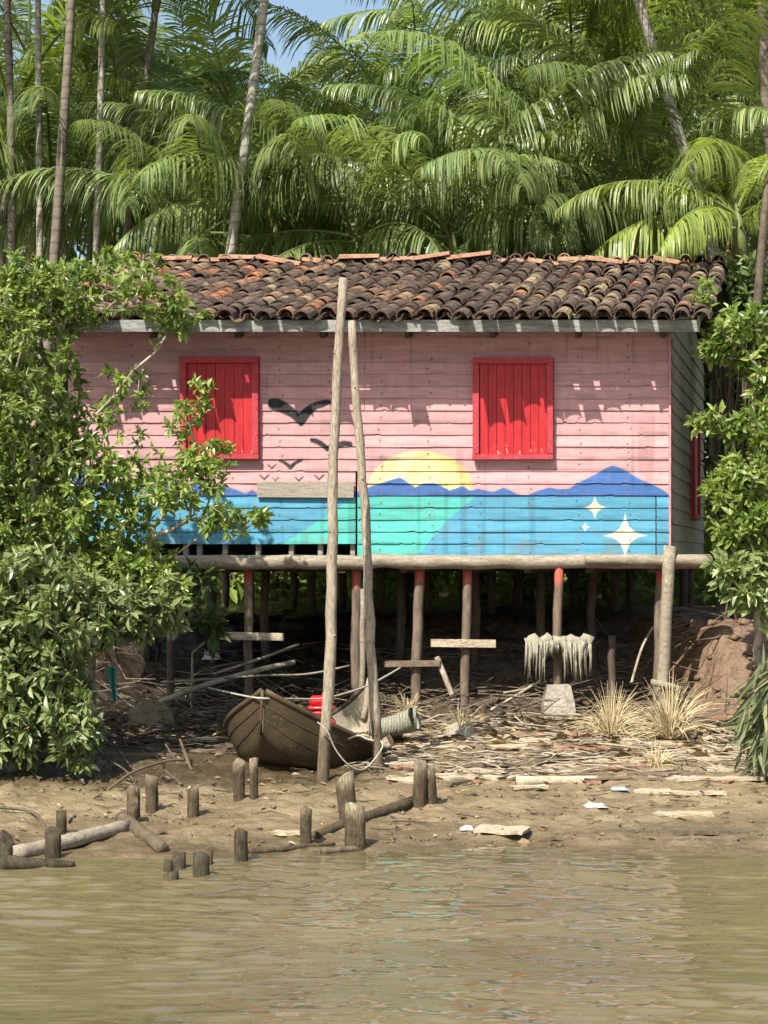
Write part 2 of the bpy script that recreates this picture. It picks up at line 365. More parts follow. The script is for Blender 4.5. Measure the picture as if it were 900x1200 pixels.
# mural, in facade coordinates given as photo-sized units
def poly_in(px, py, P):
    P = np.array(P, float); ins = np.zeros(px.shape, bool); j = len(P) - 1
    for i in range(len(P)):
        xi, yi = P[i]; xj, yj = P[j]
        c = ((yi > py) != (yj > py)) & (px < (xj - xi) * (py - yi) / (yj - yi + 1e-12) + xi); ins ^= c; j = i
    return ins
def c5(L): return [(190 + a / 3.4615, 380 + b / 3.4615) for a, b in L]
def c4(L): return [(400 + a / 2.25, 500 + b / 2.25) for a, b in L]
BIRDS = [c5([(428, 318), (432, 305), (450, 300), (475, 302), (505, 318), (535, 340), (555, 362), (575, 342), (605, 322), (635, 310), (665, 304), (684, 308), (686, 322), (660, 335), (630, 345), (605, 365), (585, 395), (570, 413), (560, 415), (545, 400), (525, 380), (500, 368), (470, 355), (440, 345), (430, 332)]),
         c5([(598, 470), (605, 461), (625, 462), (650, 475), (668, 490), (690, 492), (705, 480), (735, 472), (765, 475), (775, 487), (770, 497), (740, 497), (715, 505), (690, 520), (665, 515), (650, 500), (625, 487), (605, 480)]),
         c5([(470, 555), (478, 549), (500, 555), (520, 570), (535, 558), (555, 548), (572, 548), (570, 556), (545, 568), (525, 590), (515, 588), (500, 572)])]
for (bx_, by_, w_, h_) in ((445, 578, 40, 14), (415, 621, 45, 16), (460, 630, 28, 12), (555, 628, 40, 14), (637, 622, 45, 16), (612, 645, 40, 8)):
    w_ *= 1.15; h_ *= 1.7
    BIRDS.append(c5([(bx_ - w_ / 2, by_ - h_ / 2), (bx_ - w_ / 4, by_ - h_ * .35), (bx_, by_ + h_ * .12), (bx_ + w_ / 4, by_ - h_ * .4), (bx_ + w_ / 2, by_ - h_ / 2),
                     (bx_ + w_ / 4, by_), (bx_, by_ + h_ / 2), (bx_ - w_ / 4, by_)]))
MT = c4([(75, 158), (100, 150), (130, 140), (155, 133), (180, 150), (195, 160), (215, 150), (240, 147), (262, 155), (285, 168), (300, 163), (320, 156), (340, 168), (360, 163), (380, 168), (400, 172), (415, 165), (428, 160), (445, 168), (465, 178), (490, 180), (520, 168), (548, 160), (575, 165), (600, 163), (620, 150), (650, 135), (680, 120), (700, 107), (715, 102), (735, 108), (760, 122), (790, 140), (820, 153), (845, 165), (864, 178)])
MT = [(78, 548), (90, 541), (105, 545), (118, 556), (130, 563), (150, 566), (175, 573), (205, 563), (235, 566), (262, 569), (275, 573), (288, 578), (296, 574), (303, 580), (330, 579), (380, 578), (420, 576)] + MT
def paint(px, py):
    col = np.empty(px.shape + (3,)); col[:] = (.56, .31, .305)
    d = (px - 492.4) ** 2 / 61 ** 2 + (py - 572.4) ** 2 / 44 ** 2
    k = np.clip((d - .25) / .75, 0, 1)[..., None] * np.clip((px - 470) / 60, 0, 1)[..., None]
    sun = (1 - k) * np.array((.66, .56, .27)) + k * np.array((.62, .43, .16))
    streak = (np.abs((px - 470) + .5 * (py - 550)) < 9)[..., None] * .5
    sun = sun * (1 - streak) + np.array((.70, .62, .38)) * streak
    col = np.where((d < 1)[..., None], sun, col)
    mx = np.array([p[0] for p in MT]); my = np.array([p[1] for p in MT])
    col = np.where((py > np.interp(px, mx, my))[..., None], np.array((.045, .125, .33)), col)
    wl = 582 + .6 * np.sin(px * .05)
    blue = np.array((.078, .30, .43)) + 0 * col; teal = np.array((.08, .46, .39))
    left = (px < 418)
    e1 = 417 - (py - 582) * 1.54; e2 = 556 - (py - 583) * .96 - 6 * np.sin((py - 583) / 68 * math.pi)
    wat = np.where(((left & (px > e1)) | (~left & (px < e2)))[..., None], teal, blue)
    wat = np.where((left & (py > 645))[..., None], np.array((.11, .42, .44)), wat)
    col = np.where((py > wl)[..., None], wat, col)
    for (cx, cy, ax_, ay_) in ((732.4, 627.5, 28, 30), (697, 594.6, 16.5, 15.5), (685.5, 617.8, 6, 7)):
        s = np.sqrt(np.abs(px - cx) / ax_) + np.sqrt(np.abs(py - cy) / ay_)
        col = np.where((s < 1.02)[..., None], np.array((.72, .66, .48)), col)
    for B in BIRDS: col = np.where(poly_in(px, py, B)[..., None], np.array((.010, .011, .013)), col)
    # brush marks, mildew along the lower edges, splash stains near the floor
    bm = fbm(px * .05 + 7, py * .55, 11, 4); col = col * (1 + (bm - .5) * .34)[..., None]
    pb = fbm(px * .16, py * .16, 13, 4); col = col + ((pb - .5) * .10)[..., None] * np.array((1, .95, .9)) * col
    yy0 = np.linspace(382, 651.5, 20); fr_ = (py - yy0[np.clip(np.searchsorted(yy0, py) - 1, 0, 18)]) / 14.2
    mil = sstep(.55, 1.0, fr_) * sstep(.45, .75, fbm(px * .035, py * .3, 15, 4)); col = col * (1 - .42 * mil)[..., None]
    spl = sstep(600, 652, py) * sstep(.42, .7, fbm(px * .05, py * .05, 17, 5)); col = col * (1 - .4 * spl)[..., None] + (.4 * spl)[..., None] * np.array((.16, .15, .12))
    drip = sstep(.66, .8, vnoise(px * .22, py * .006, 19)) * sstep(.4, .8, vnoise(px * .02, py * .02, 20)); col = col * (1 - .22 * drip)[..., None]
    # nail heads and the rust under them
    yt_ = np.linspace(382, 651.5, 20); bi = np.clip(np.searchsorted(yt_, py) - 1, 0, 18); dy = py - yt_[bi]
    st_ = np.round((px - 96) / 58.3); nx_ = 96 + st_ * 58.3 + (vnoise(st_ * 3.7, bi * 2.3, 5) - .5) * 7
    ny_ = 8.5 + (vnoise(st_ * 2.1, bi * 3.9, 6) - .5) * 5
    on = vnoise(st_ * 5.3, bi * 4.1, 8) > .3
    hd = on & ((px - nx_) ** 2 + (dy - ny_) ** 2 < 1.3); ru = on & (np.abs(px - nx_) < .8) & (dy > ny_) & (dy < ny_ + 6 * vnoise(st_ * 9., bi * 7., 9))
    col = np.where(ru[..., None], col * .75 + np.array((.03, .012, .008)), col); col = np.where(hd[..., None], np.array((.09, .05, .04)), col)
    return col
def paint_aa(px, py):
    a = 0
    for dx in (-.4, 0, .4):
        for dy in (-.4, 0, .4): a = a + paint(px + dx, py + dy)
    return a / 9

def boards(x0, x1, z0, z1, dx, Yf, painted, seed, rows=9, lip=.013):
    """one run of a lap board: returns verts (x, y, z), faces"""
    n = max(2, int((x1 - x0) / dx)); xs = np.linspace(x0, x1, n)
    ts = np.concatenate([[-.02], np.linspace(0, 1, rows)])
    Xg = np.repeat(xs[None, :], len(ts), 0)
    warp = (fbm(xs * .9, xs * 0 + seed * 7.3, seed, 3) - .5)
    zz = z0 + (z1 - z0) * np.clip(ts, 0, 1.08)[:, None] * 1.06 + warp[None, :] * .012 * (1 - np.clip(ts, 0, 1))[:, None]
    yy = Yf - lip * (1 - np.clip(ts, 0, 1))[:, None] - .003 + (fbm(xs * 1.7, xs * 0 + seed * 3.1, seed + 50, 3) - .5)[None, :] * .010
    yy = np.repeat(yy, 1, 0) + 0 * Xg
    yy[0, :] = Yf + .004                       # the underside of the lip
    zz[0, :] = zz[1, :]
    # nicked lower edge
    zz[:2, :] += (np.maximum(vnoise(xs * 17, xs * 0 + seed, seed + 5) - .84, 0) * .07)[None, :]
    V = np.stack([Xg, yy, zz], -1).reshape(-1, 3)
    return V, gridfaces(n, len(ts))

BV, BF, BP, BT = [], [], [], []; off = 0
ytops = np.linspace(382, 651.5, 20)
for i in range(19):
    ya, yb = ytops[i], ytops[i + 1]
    if yb > 562: segs = [(80, 416.6, 0), (418.8, 768 if yb > 583 else 784, 0)] + ([(769.2, 784, .5)] if yb > 583 else [])
    elif i % 3 == 0: segs = [(80, 427, 0), (427.5, 784, 0)]
    else: segs = [(80, 784, 0)]
    for (xa, xb, o_) in segs:
        if i == 18 and xa < 400: continue       # the board missing above the floor log
        V, Fc = boards(fx(xa), fx(xb), fz(yb), fz(ya), .0062, YF, True, i * 3 + int(xa) % 5 + 1, 12)
        BV.append(V); BF.append(Fc + off); off += len(V)
        BP.append(paint_aa(450 + V[:, 0] * S, HY - (V[:, 2] - CH) * S)); BT.append(np.full(len(V), random.random()))
V = np.vstack(BV)
mesh_obj('front_wall', V, np.vstack(BF), M['paint'], house, False, None, None, {'paint': np.vstack(BP), 'tint': np.concatenate(BT)})
# thin blue-green strip under the gap, and studs behind it
b = HB(); b.box((fx(310), YF - .012, fz(653.2)), (fx(416) - fx(205), .03, .045)); b.build('sill_strip', pmat('teal_trim', (.10, .26, .25), (.2, .38, .36), 5, (1, 3, 8), .8))
for x in (216, 232, 262, 301, 340, 374, 412):
    b = HB(); b.box((fx(x), YF + .06, fz(640)), (.045, .05, .30)); b.build('stud', M['grey_wood'])
# raw patch board and rotten edge bits, corner boards
b = HB(); b.box((fx(359.5), YF - .040, fz(574)), (fx(416) - fx(303), .022, .155), roty(.006), jit=.003)
b.build('patch_board', M['grey_wood'])
b = HB(); b.box((fx(785.4), YF - .012, (fz(385) + fz(651)) / 2), (.022, .05, fz(385) - fz(651)))
b.build('corner_board', M['paint_pink'] if 'paint_pink' in M else pmat('corner_pink', (.42, .2, .21), (.55, .27, .28), 5, (3, 3, 1), .8))
# other walls
L_H = 4.6
def lap_wall(xa, ya, xb, yb, nrm, z0, z1, n, mat, name):
    Vs, Fs, o_ = [], [], 0
    A = np.array([xa, ya, 0.]); B = np.array([xb, yb, 0.]); nr = np.array(nrm, float)
    hs = np.linspace(z0, z1, n + 1)
    for i in range(n):
        w = rng.normal(0, .004, 2)
        P = []
        for (zz, dd) in ((hs[i], .004), (hs[i], -.022), (hs[i + 1] + .004, -.002)):
            P += [A + nr * -dd + (0, 0, zz + w[0]), B + nr * -dd + (0, 0, zz + w[1])]
        Vs += P; Fs += [(o_, o_ + 1, o_ + 3, o_ + 2), (o_ + 2, o_ + 3, o_ + 5, o_ + 4)]; o_ += 6
    return mesh_obj(name, shear(Vs), Fs, mat, house, False)
xl, xr = fx(80), fx(784)
zb, zt = fz(651), fz(384)
lap_wall(xr + .012, YF + .014, xr + .012, YF + L_H, (1, 0, 0), zb, zt + .15, 15, M['side_wood'], 'side_wall')
lap_wall(xl, YF + .014, xl, YF + L_H, (-1, 0, 0), zb, zt + .15, 15, M['side_wood'], 'side_wall')
lap_wall(xl, YF + L_H, xr, YF + L_H, (0, 1, 0), zb, zt + .1, 15, M['side_wood'], 'back_wall')
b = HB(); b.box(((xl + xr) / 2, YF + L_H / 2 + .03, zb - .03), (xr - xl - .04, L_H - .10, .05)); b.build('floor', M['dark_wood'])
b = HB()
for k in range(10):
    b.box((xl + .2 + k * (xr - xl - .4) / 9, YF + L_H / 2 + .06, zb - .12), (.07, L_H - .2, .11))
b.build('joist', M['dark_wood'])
b = HB()   # gable infill under the ridge, right and left
for x in (xr, xl):
    b.add([(x, YF + .02, zt + .1), (x, YF + L_H, zt + .1), (x, YF + L_H / 2, 5.22)], [(0, 1, 2)])
b.build('gable', M['side_wood'])

# windows
def window(xa, xb, ya, yb, nb, two):
    X0, X1, Z0, Z1 = fx(xa), fx(xb), fz(yb), fz(ya); fw = .06
    w = HB(); w.box(((X0 + X1) / 2, YF - .006, (Z0 + Z1) / 2), (X1 - X0 - .02, .05, Z1 - Z0 - .02)); wo = w.build('window', M['dark_wood'])
    fr = HB(); yc = YF - .050
    for s_ in (0, 1):
        xx = X0 + fw / 2 if s_ == 0 else X1 - fw / 2
        fr.box((xx, yc, (Z0 + Z1) / 2), (fw, .075, Z1 - Z0 - 2 * fw * (1)), jit=.001)
    fr.box(((X0 + X1) / 2, yc - .002, Z1 - fw / 2), (X1 - X0, .079, fw), jit=.001)
    fr.build('frame', M['red_frame'], wo)
    si = HB(); si.box(((X0 + X1) / 2, yc - .004, Z0 + .028), (X1 - X0 + .01, .080, .05), jit=.001); si.build('sill', M['red_frame'], wo)
    xs = np.linspace(X0 + fw + .003, X1 - fw - .003, nb + 1)
    leaves = [range(0, nb // 2), range(nb // 2, nb)] if two else [range(nb)]
    for rg_ in leaves:
        sm = HB()
        for k in rg_:
            sm.box(((xs[k] + xs[k + 1]) / 2, YF - .040 + rng.normal(0, .0018), (Z0 + Z1) / 2 + rng.normal(0, .003)), (xs[k + 1] - xs[k] - .005, .022, Z1 - Z0 - 2 * fw + .012), jit=.0009)
        sm.build('shutter', M['shutter'], wo)
    return wo
m, nt, out = nodes('shutter'); v = coords(nt, (8, 8, .9), rnd=False)
col = ramp(nt, noise(nt, v, 2.4, 6, .6), [(.3, (.27, .008, .012)), (.7, (.47, .022, .026))])
tc = N(nt, 'ShaderNodeTexCoord'); sp = N(nt, 'ShaderNodeSeparateXYZ'); nt.links.new(tc.outputs['Object'], sp.inputs[0])
mr = N(nt, 'ShaderNodeMapRange'); mr.inputs[1].default_value = fz(500) - .45; mr.inputs[2].default_value = fz(536) - .45; mr.inputs[3].default_value = 0; mr.inputs[4].default_value = .17
nt.links.new(sp.outputs[2], mr.inputs[0])
ch = N(nt, 'ShaderNodeMath', operation='ADD'); nt.links.new(mr.outputs[0], ch.inputs[0]); nt.links.new(noise(nt, coords(nt, (3, 3, 1.6), rnd=False), 9, 6, .7), ch.inputs[1])
col = mixc(nt, ramp(nt, ch.outputs[0], [(.73, 0), (.77, .8)]), col, (.42, .3, .24))
prin(nt, out, col, .5, bump(nt, noise(nt, coords(nt, (30, 30, 1), rnd=False), 3, 4), .25, .004), .35); M['shutter'] = m
window(214.5, 305.5, 419, 538.5, 7, False)
window(556, 649.5, 420, 539, 8, True)
# side window (seen edge-on)
b = HB(); Yc = YF + 2.9; hw = .42
sw = None
w = HB(); w.box((xr + .03, Yc, 3.02), (.03, hw * 2, .98)); sw = w.build('window', M['shutter'])
fr = HB()
for s_ in (-1, 1): fr.box((xr + .045, Yc + s_ * hw, 3.02), (.06, .06, 1.02))
fr.box((xr + .046, Yc, 3.55), (.062, hw * 2 + .1, .06)); fr.box((xr + .046, Yc, 2.49), (.062, hw * 2 + .1, .06)); fr.build('frame', M['red_frame'], sw)

# roof
YE, ZE, YR, ZR = 17.42, 4.295, 20.3, 5.265
sl = math.atan2(ZR - ZE, YR - YE); slen = math.hypot(ZR - ZE, YR - YE)
us = np.array([0, math.cos(sl), math.sin(sl)]); un = np.array([0, -math.sin(sl), math.cos(sl)])
def tile_base(r0, r1, ln, th, up, seg=7, full=math.pi * .95):
    A = np.linspace(-full / 2, full / 2, seg); P = []
    for (l, r) in ((0, r0), (ln, r1)):
        for rr in (r, r - th):
            for a_ in A:
                P.append((rr * math.sin(a_), l, (rr * math.cos(a_)) * up))
    P = np.array(P); s = seg; Fq = []
    for i in range(s - 1):
        Fq += [(i, i + 1, 2 * s + i + 1, 2 * s + i), (s + i, 3 * s + i, 3 * s + i + 1, s + i + 1), (i, s + i, s + i + 1, i + 1), (2 * s + i, 2 * s + i + 1, 3 * s + i + 1, 3 * s + i)]
    Fq += [(0, 2 * s, 3 * s, s), (s - 1, 2 * s - 1, 4 * s - 1, 3 * s - 1)]
    return P, np.array(Fq)
cov, covF = tile_base(.088, .072, .40, .013, 1.0); pan, panF = tile_base(.080, .094, .40, .013, -1.0)
RV, RF, RC = [], [], []; off = 0
x_l, x_r = (40 - 450) * YE / F, (838 - 450) * YE / F
ncol = int((x_r - x_l) / .193); rows = 16; exp_ = slen / rows
for side in (0, 1):
    for c in range(ncol + 1):
        xc = x_l + c * .193 + .09
        lump = rng.normal(0, .012)
        sag = (fbm(np.array([xc * .8]), np.array([3.3]), 77)[0] - .5) * .10
        for kind in (0, 1):
            if kind == 1 and c == ncol: continue
            for r in range(rows):
                P = (cov if kind == 0 else pan).copy()
                a1 = rng.normal(0, .05); tilt = (.052 if kind == 0 else .045) + rng.normal(0, .015)
                P = P @ rotz(a1).T @ rotx(tilt * -1).T @ roty(rng.normal(0, .05)).T
                d = r * exp_ - .02 + rng.normal(0, .022)
                if r == 0: d += rng.normal(-.03, .075) if kind == 0 else rng.normal(.15, .06)
                P[:, 0] += xc + (0 if kind == 0 else .0965) + rng.normal(0, .008) + lump * math.sin(r)
                hgt = .062 if kind == 0 else .095
                base = np.array([0, YE, ZE])
                V = np.stack([P[:, 0], 0 * P[:, 0], 0 * P[:, 0]], -1) + base + (P[:, 1:2] + d) * us + (P[:, 2:3] + hgt + rng.normal(0, .006)) * un
                V[:, 2] += sag * sstep(0, 1, r / rows) * .8 + (fbm(np.array([xc * .5]), np.array([r * .3]), 5)[0] - .5) * .06
                if side == 1: V[:, 1] = 2 * YR - V[:, 1]
                RV.append(V); RF.append((covF if kind == 0 else panF) + off); off += len(V)
                q = rng.random(); lf = np.clip((-.8 - xc) / 2.2, 0, 1)
                if q < .02 + .22 * lf: cc = np.array((.36, .16, .08))
                elif q < .09 + .26 * lf: cc = np.array((.24, .145, .09))
                elif q < .19 + .2 * lf: cc = np.array((.30, .235, .14))
                elif q < .62: cc = np.array((.088, .064, .05))
                else: cc = np.array((.135, .095, .072))
                cc = cc * rng.uniform(.8, 1.14)
                RC.append(np.tile(cc, (len(V), 1)))
roof = mesh_obj('roof', shear(np.vstack(RV)), np.vstack(RF), M['tile'], house, True, None, None, {'paint': np.vstack(RC)})
roof.data.polygons.foreach_set('use_smooth', [False] * len(roof.data.polygons))
# battens under the tiles (real wood frame that the tiles lie on)
b = HB()
for k in range(1, 9):
    d = slen * k / 9
    p = np.array([(x_l + x_r) / 2, YE, ZE]) + d * us - .045 * un
    b.box(p, (x_r - x_l - .08, .05, .03), rotx(sl)); q = p.copy(); q[1] = 2 * YR - q[1]; b.box(q, (x_r - x_l - .08, .05, .03), rotx(-sl))
for k in range(8):
    x = xl + .05 + k * (xr - xl - .1) / 7
    p = np.array([x, YE + .25, ZE]) + (slen / 2) * us - .105 * un
    b.box(p, (.05, slen - .3, .08), rotx(sl)); q = p.copy(); q[1] = 2 * YR - q[1]; b.box(q, (.05, slen - .3, .08), rotx(-sl))
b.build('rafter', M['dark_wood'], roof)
b = MB()
xx = x_l + .02
while xx < x_r - .42:
    ln = rng.uniform(.34, .52)
    P, Fq = tile_base(.092, .078, ln, .016, .75, 7)
    P = P @ rotz(-math.pi / 2 + rng.normal(0, .07)).T @ roty(rng.normal(0, .10)).T
    P += np.array([xx, YR - .12 + rng.normal(0, .03), ZR + .092 + rng.normal(0, .022)])
    b.add(shear(P), [tuple(f) for f in Fq]); xx += ln * rng.uniform(.82, .98)
b.build('ridge', M['terracotta'], roof, False)
b = HB(); b.box(((x_l + x_r) / 2, YE + .10, ZE - .012), (x_r - x_l - .02, .03, .115)); b.build('fascia_board', M['fascia'])
b = HB(); b.box((x_r - .02, YE + 1.5, ZE + .52), (.025, slen, .10), rotx(sl)); b.build('barge_board', M['grey_wood'])

# floor logs and stilts
def wob_line(p, q, n=14, amp=.012):
    t = np.linspace(0, 1, n)[:, None]; P = np.array(p) * (1 - t) + np.array(q) * t
    return P + rng.normal(0, amp, P.shape) * np.sin(np.pi * t) ** .3
b = MB(); b.tube(wob_line(W(150, 659.5, 17.9), W(832, 658, 17.9), 26, .006), .072, 10, jit=.04); b.build('floor_log', M['log'], house)
b = MB(); b.tube(wob_line(W(686, 655.5, 17.76), W(834, 658, 17.76), 12, .005), np.linspace(.052, .062, 12), 10, jit=.05); b.build('floor_log', M['log'], house)
m, nt, out = nodes('stilt_wood'); v = coords(nt, (6, 6, 1.5))
col = ramp(nt, noise(nt, v, 4, 6, .6), [(.3, (.08, .06, .045)), (.7, (.19, .145, .105))])
tc = N(nt, 'ShaderNodeTexCoord'); sp = N(nt, 'ShaderNodeSeparateXYZ'); nt.links.new(tc.outputs['Object'], sp.inputs[0])
mr = N(nt, 'ShaderNodeMapRange'); mr.inputs[1].default_value = 1.50; mr.inputs[2].default_value = 1.62; mr.inputs[4].default_value = .85
nzv = N(nt, 'ShaderNodeMath', operation='MULTIPLY_ADD'); nzv.inputs[1].default_value = .5; nt.links.new(noise(nt, v, 5, 5), nzv.inputs[0]); nt.links.new(sp.outputs[2], nzv.inputs[2])
nt.links.new(nzv.outputs[0], mr.inputs[0]); col = mixc(nt, mr.outputs[0], col, (.42, .07, .05))
prin(nt, out, col, .85, bump(nt, noise(nt, v, 20, 4), .6, .01), .2); M['stilt'] = m
def stilt(xt, xb, yb, Y, r, mat=None, yt=664):
    b = MB(); p = W(xb, yb, Y); q = W(xt, yt, Y); p[2] = min(p[2], hz(p[0], p[1])) - .15
    b.tube(wob_line(p, q, 9, .005), np.full(9, r), 8, jit=.025); return b.build('stilt', mat or M['stilt'], house)
stilt(291, 291, 812, 18.02, .045); stilt(418, 416, 845, 18.02, .05); stilt(492, 486, 838, 18.02, .052)
stilt(548, 544, 838, 18.02, .047); stilt(655, 652, 845, 17.9, .045); stilt(774, 769, 838, 18.02, .046)
stilt(785, 774, 836, 17.72, .062, M['log'], 640)
stilt(425.5, 423.5, 852, 17.6, .028, M['log'], 690)
for (x, y, Y) in [(200, 790, 18.3), (717, 800, 18.5)]: stilt(x, x, y, Y, .04, M['dark_wood'], 745 if x > 700 else 664)
for j, Y in enumerate((19.4, 20.9, 22.3)):
    for k in range(9):
        x = xl + .15 + k * (xr - xl - .3) / 8 + rng.normal(0, .06) + SH * (Y - YF); b = MB()
        zt_ = zb - .05
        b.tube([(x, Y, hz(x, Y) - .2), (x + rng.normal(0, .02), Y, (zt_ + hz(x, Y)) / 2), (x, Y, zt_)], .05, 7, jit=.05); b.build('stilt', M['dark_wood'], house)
b = MB(); c_ = W(654, 850, 17.82); cz = hz(c_[0], c_[1])
b.add([(c_[0] + sx * w_, c_[1] + sy * w_, z) for z, w_ in ((cz - .1, .17), (cz + .10, .155), (cz + .30, .115)) for sx, sy in ((-1, -1), (1, -1), (1, 1), (-1, 1))],
      [(i + 4 * k, (i + 1) % 4 + 4 * k, (i + 1) % 4 + 4 * k + 4, i + 4 * k + 4) for k in (0, 1) for i in range(4)] + [(8, 9, 10, 11)])
b.build('footing', M['concrete'], house, False)
def cross(xa, ya, xb, yb, Y, hh, dd=.03, mat='plank'):
    p, q = W(xa, ya, Y), W(xb, yb, Y); b = MB(); L = np.linalg.norm(q - p)
    b.box((p + q) / 2, (L, dd, hh), roty(-math.atan2(q[2] - p[2], q[0] - p[0])), jit=.003); return b.build('cross_plank', M[mat], house, False)
cross(256, 745, 332, 746.5, 17.93, .075); cross(505, 753.5, 581, 754.5, 17.93, .075); cross(450, 778, 516, 777, 17.94, .06, mat='plank_dark'); cross(617, 753, 690, 753, 17.80, .07, mat='plank_dark')
b = MB(); b.tube([W(763, 799, 17.58), W(780, 803, 17.6), W(798, 808, 17.62)], [.03, .035, .03], 8, jit=.08); b.build('cross_plank', M['log'], house)

# rag of fibres hung over the crossbar
b = MB()
xs = np.linspace(617, 692, 30)
for i, x in enumerate(xs):                         # the lumpy fold over the bar
    pass
P = [W(x, 752 + 2 * math.sin(x * .4), 17.76) for x in np.linspace(616, 692, 26)]
b.tube(P, .05 + .018 * rng.random(26), 10, jit=.15)
for x in np.concatenate([rng.uniform(617, 655, 62), rng.uniform(658, 692, 60)]):
    l = rng.uniform(12, 52) if x < 640 or x > 662 else rng.uniform(6, 20)
    y0 = 752; dx = rng.normal(0, 1.5); Y = 17.72 + rng.normal(0, .02)
    b.tube([W(x, y0, Y), W(x + dx * .4, y0 + l * .5, Y - .015), W(x + dx, y0 + l, Y)], [.013, .010 * rng.uniform(.5, 1.5), .003], 5, jit=.3)
b.build('fibre_rag', M['rag'], None, True, loc=tuple(W(654, 753, 17.76)))
tag(bpy.data.objects['fibre_rag'], 'shaggy pale fibre rag hung over the crossbar of a stilt', 'rag')

# ------------------------------------------------------------------ poles, boat, engine, trap, ropes
def pole(xt, yt, xb, yb, rt, rb, label):
    g = gpix(xb, yb); top = W(xt, yt, g[1] + .15); n = 22; t = np.linspace(0, 1, n)[:, None]
    P = (g - (0, 0, .3)) * (1 - t) + top * t; P += rng.normal(0, .006, P.shape) * (t * (1 - t) * 4)
    P[:, 0] += .022 * np.sin(t[:, 0] * 3.0 + xt) + .010 * np.sin(t[:, 0] * 9.5 + xb); rr_ = np.linspace(rb, rt, n) * (1 + .05 * rng.normal(size=n))
    b = MB(); b.tube(P, rr_, 12, jit=.04)
    for k in (3, 7, 11, 14, 18):
        a_ = rng.uniform(3.3, 6.1); d_ = np.array([math.cos(a_), math.sin(a_), .5]); b.tube([P[k] + d_ * rr_[k] * .6, P[k] + d_ * rr_[k] * 1.22], [.014, .008], 6)
    o = b.build('mooring_pole', M['pole'], None, True, loc=tuple(g)); tag(o, label, 'pole', 'tall poles by the canoe'); return g
gA = pole(404, 326, 375, 918, .036, .049, 'taller mooring pole leaning right, standing before the canoe')
gB = pole(416, 376, 442, 903, .034, .046, 'shorter speckled mooring pole leaning left, at the canoe stern')

# canoe
bow = W(304, 815, 14.75); bow_g = np.array([bow[0], bow[1], .20])
phi = R(21); ux = np.array([math.sin(phi), math.cos(phi), 0]); ul = np.array([math.cos(phi), -math.sin(phi), 0])
LB = 2.35
st = np.array([0, .05, .1, .18, .28, .42, .58, .72, .86, .94, 1.0])
hb = np.array([.02, .17, .34, .52, .66, .70, .66, .52, .30, .15, .05])
gu = np.array([.72, .62, .53, .41, .30, .19, .15, .17, .27, .40, .56])
kl = np.array([.36, .22, .13, .05, .0, -.03, -.03, -.02, .03, .12, .26])
ss = np.linspace(0, 1, 34); HBm = np.interp(ss, st, hb); GU = np.interp(ss, st, gu); KL = np.interp(ss, st, kl)
for A_ in (HBm, GU, KL):
    A_[1:-1] = (A_[:-2] + 2 * A_[1:-1] + A_[2:]) / 4
canoe = thing('canoe', 'dark brown wooden canoe with upturned bow beached on the mud', 'canoe', tuple(bow_g))
roll = R(3)
def bp(s, l, z):
    l2 = l * math.cos(roll) + z * math.sin(roll); z2 = z * math.cos(roll) - l * math.sin(roll)
    return bow_g + ux * (s * LB) + ul * l2 + np.array([0, 0, z2 - .01 + .02 * s])
prof = np.array([(-1, 1), (-.95, .78), (-.87, .5), (-.74, .2), (-.6, .02), (-.3, -.0), (0, 0), (.3, 0), (.6, .02), (.74, .2), (.87, .5), (.95, .78), (1, 1)])
def shell(th):
    V = []
    for i, s in enumerate(ss):
        for (a_, h) in prof:
            hbv = max(HBm[i] - th, .004); V.append(bp(s + (th / LB if i == 0 else 0), a_ * hbv, KL[i] + th + h * (GU[i] - KL[i] - th)))
    k = len(prof); Fq = [(i * k + j, i * k + j + 1, (i + 1) * k + j + 1, (i + 1) * k + j) for i in range(len(ss) - 1) for j in range(k - 1)]
    return V, Fq
m, nt, out = nodes('canoe_hull'); v = coords(nt, rnd=False)
col = ramp(nt, noise(nt, v, 3.5, 7, .65), [(.3, (.030, .021, .011)), (.7, (.080, .056, .028))])
vo = N(nt, 'ShaderNodeTexVoronoi', feature='F1'); vo.inputs['Scale'].default_value = 15; nt.links.new(v, vo.inputs['Vector'])
col = mixc(nt, ramp(nt, vo.outputs['Distance'], [(.08, .5), (.13, 0)]), col, (.25, .205, .12))
prin(nt, out, col, .6, bump(nt, noise(nt, v, 14, 6), .4, .012), .3); M['hull'] = m
b = MB(); V, Fq = shell(0); b.add(V, Fq, 0); n0 = len(prof)
V2, Fq2 = shell(.028); b.add(V2, [tuple(reversed(f)) for f in Fq2], 1)
k = len(prof); e = (len(ss) - 1) * k; b.add([V[e + j] for j in range(k)], [tuple(range(k))], 0); b.add([V2[e + j] for j in range(k)], [tuple(range(k))], 1)
b.build('hull', [M['hull'], M['hull_in']], canoe)
for sgn in (-1, 1):
    b = MB(); b.tube([bp(s, sgn * HBm[i], GU[i] + .004) for i, s in enumerate(ss)], .021, 6, flat=1.2); b.build('gunwale', M['hull'], canoe)
for sgn in (-1, 1):
    for h in (.36, .68):
        a_ = np.interp(h, [.02, .2, .5, .78, 1], [.6, .74, .87, .95, 1])
        b = MB(); b.tube([bp(s, sgn * (a_ * HBm[i] + .004), KL[i] + h * (GU[i] - KL[i])) for i, s in enumerate(ss)], .0045, 5); b.build('strake', M['hull'], canoe)
b = MB(); b.tube([bp(-.008, 0, GU[0] * (1 - t) + KL[0] * t) for t in (-.03, .3, .6, 1.0)], [.017, .015, .013, .010], 6); b.build('stem', M['hull'], canoe)
for s in (.3, .5, .68, .8, .9):
    i = int(s * 33); b = MB()
    b.tube([bp(ss[i], a_ * (HBm[i] - .03), KL[i] + .04 + h * (GU[i] - KL[i] - .05)) for (a_, h) in prof], .018, 5); b.build('rib', M['hull_in'], canoe)
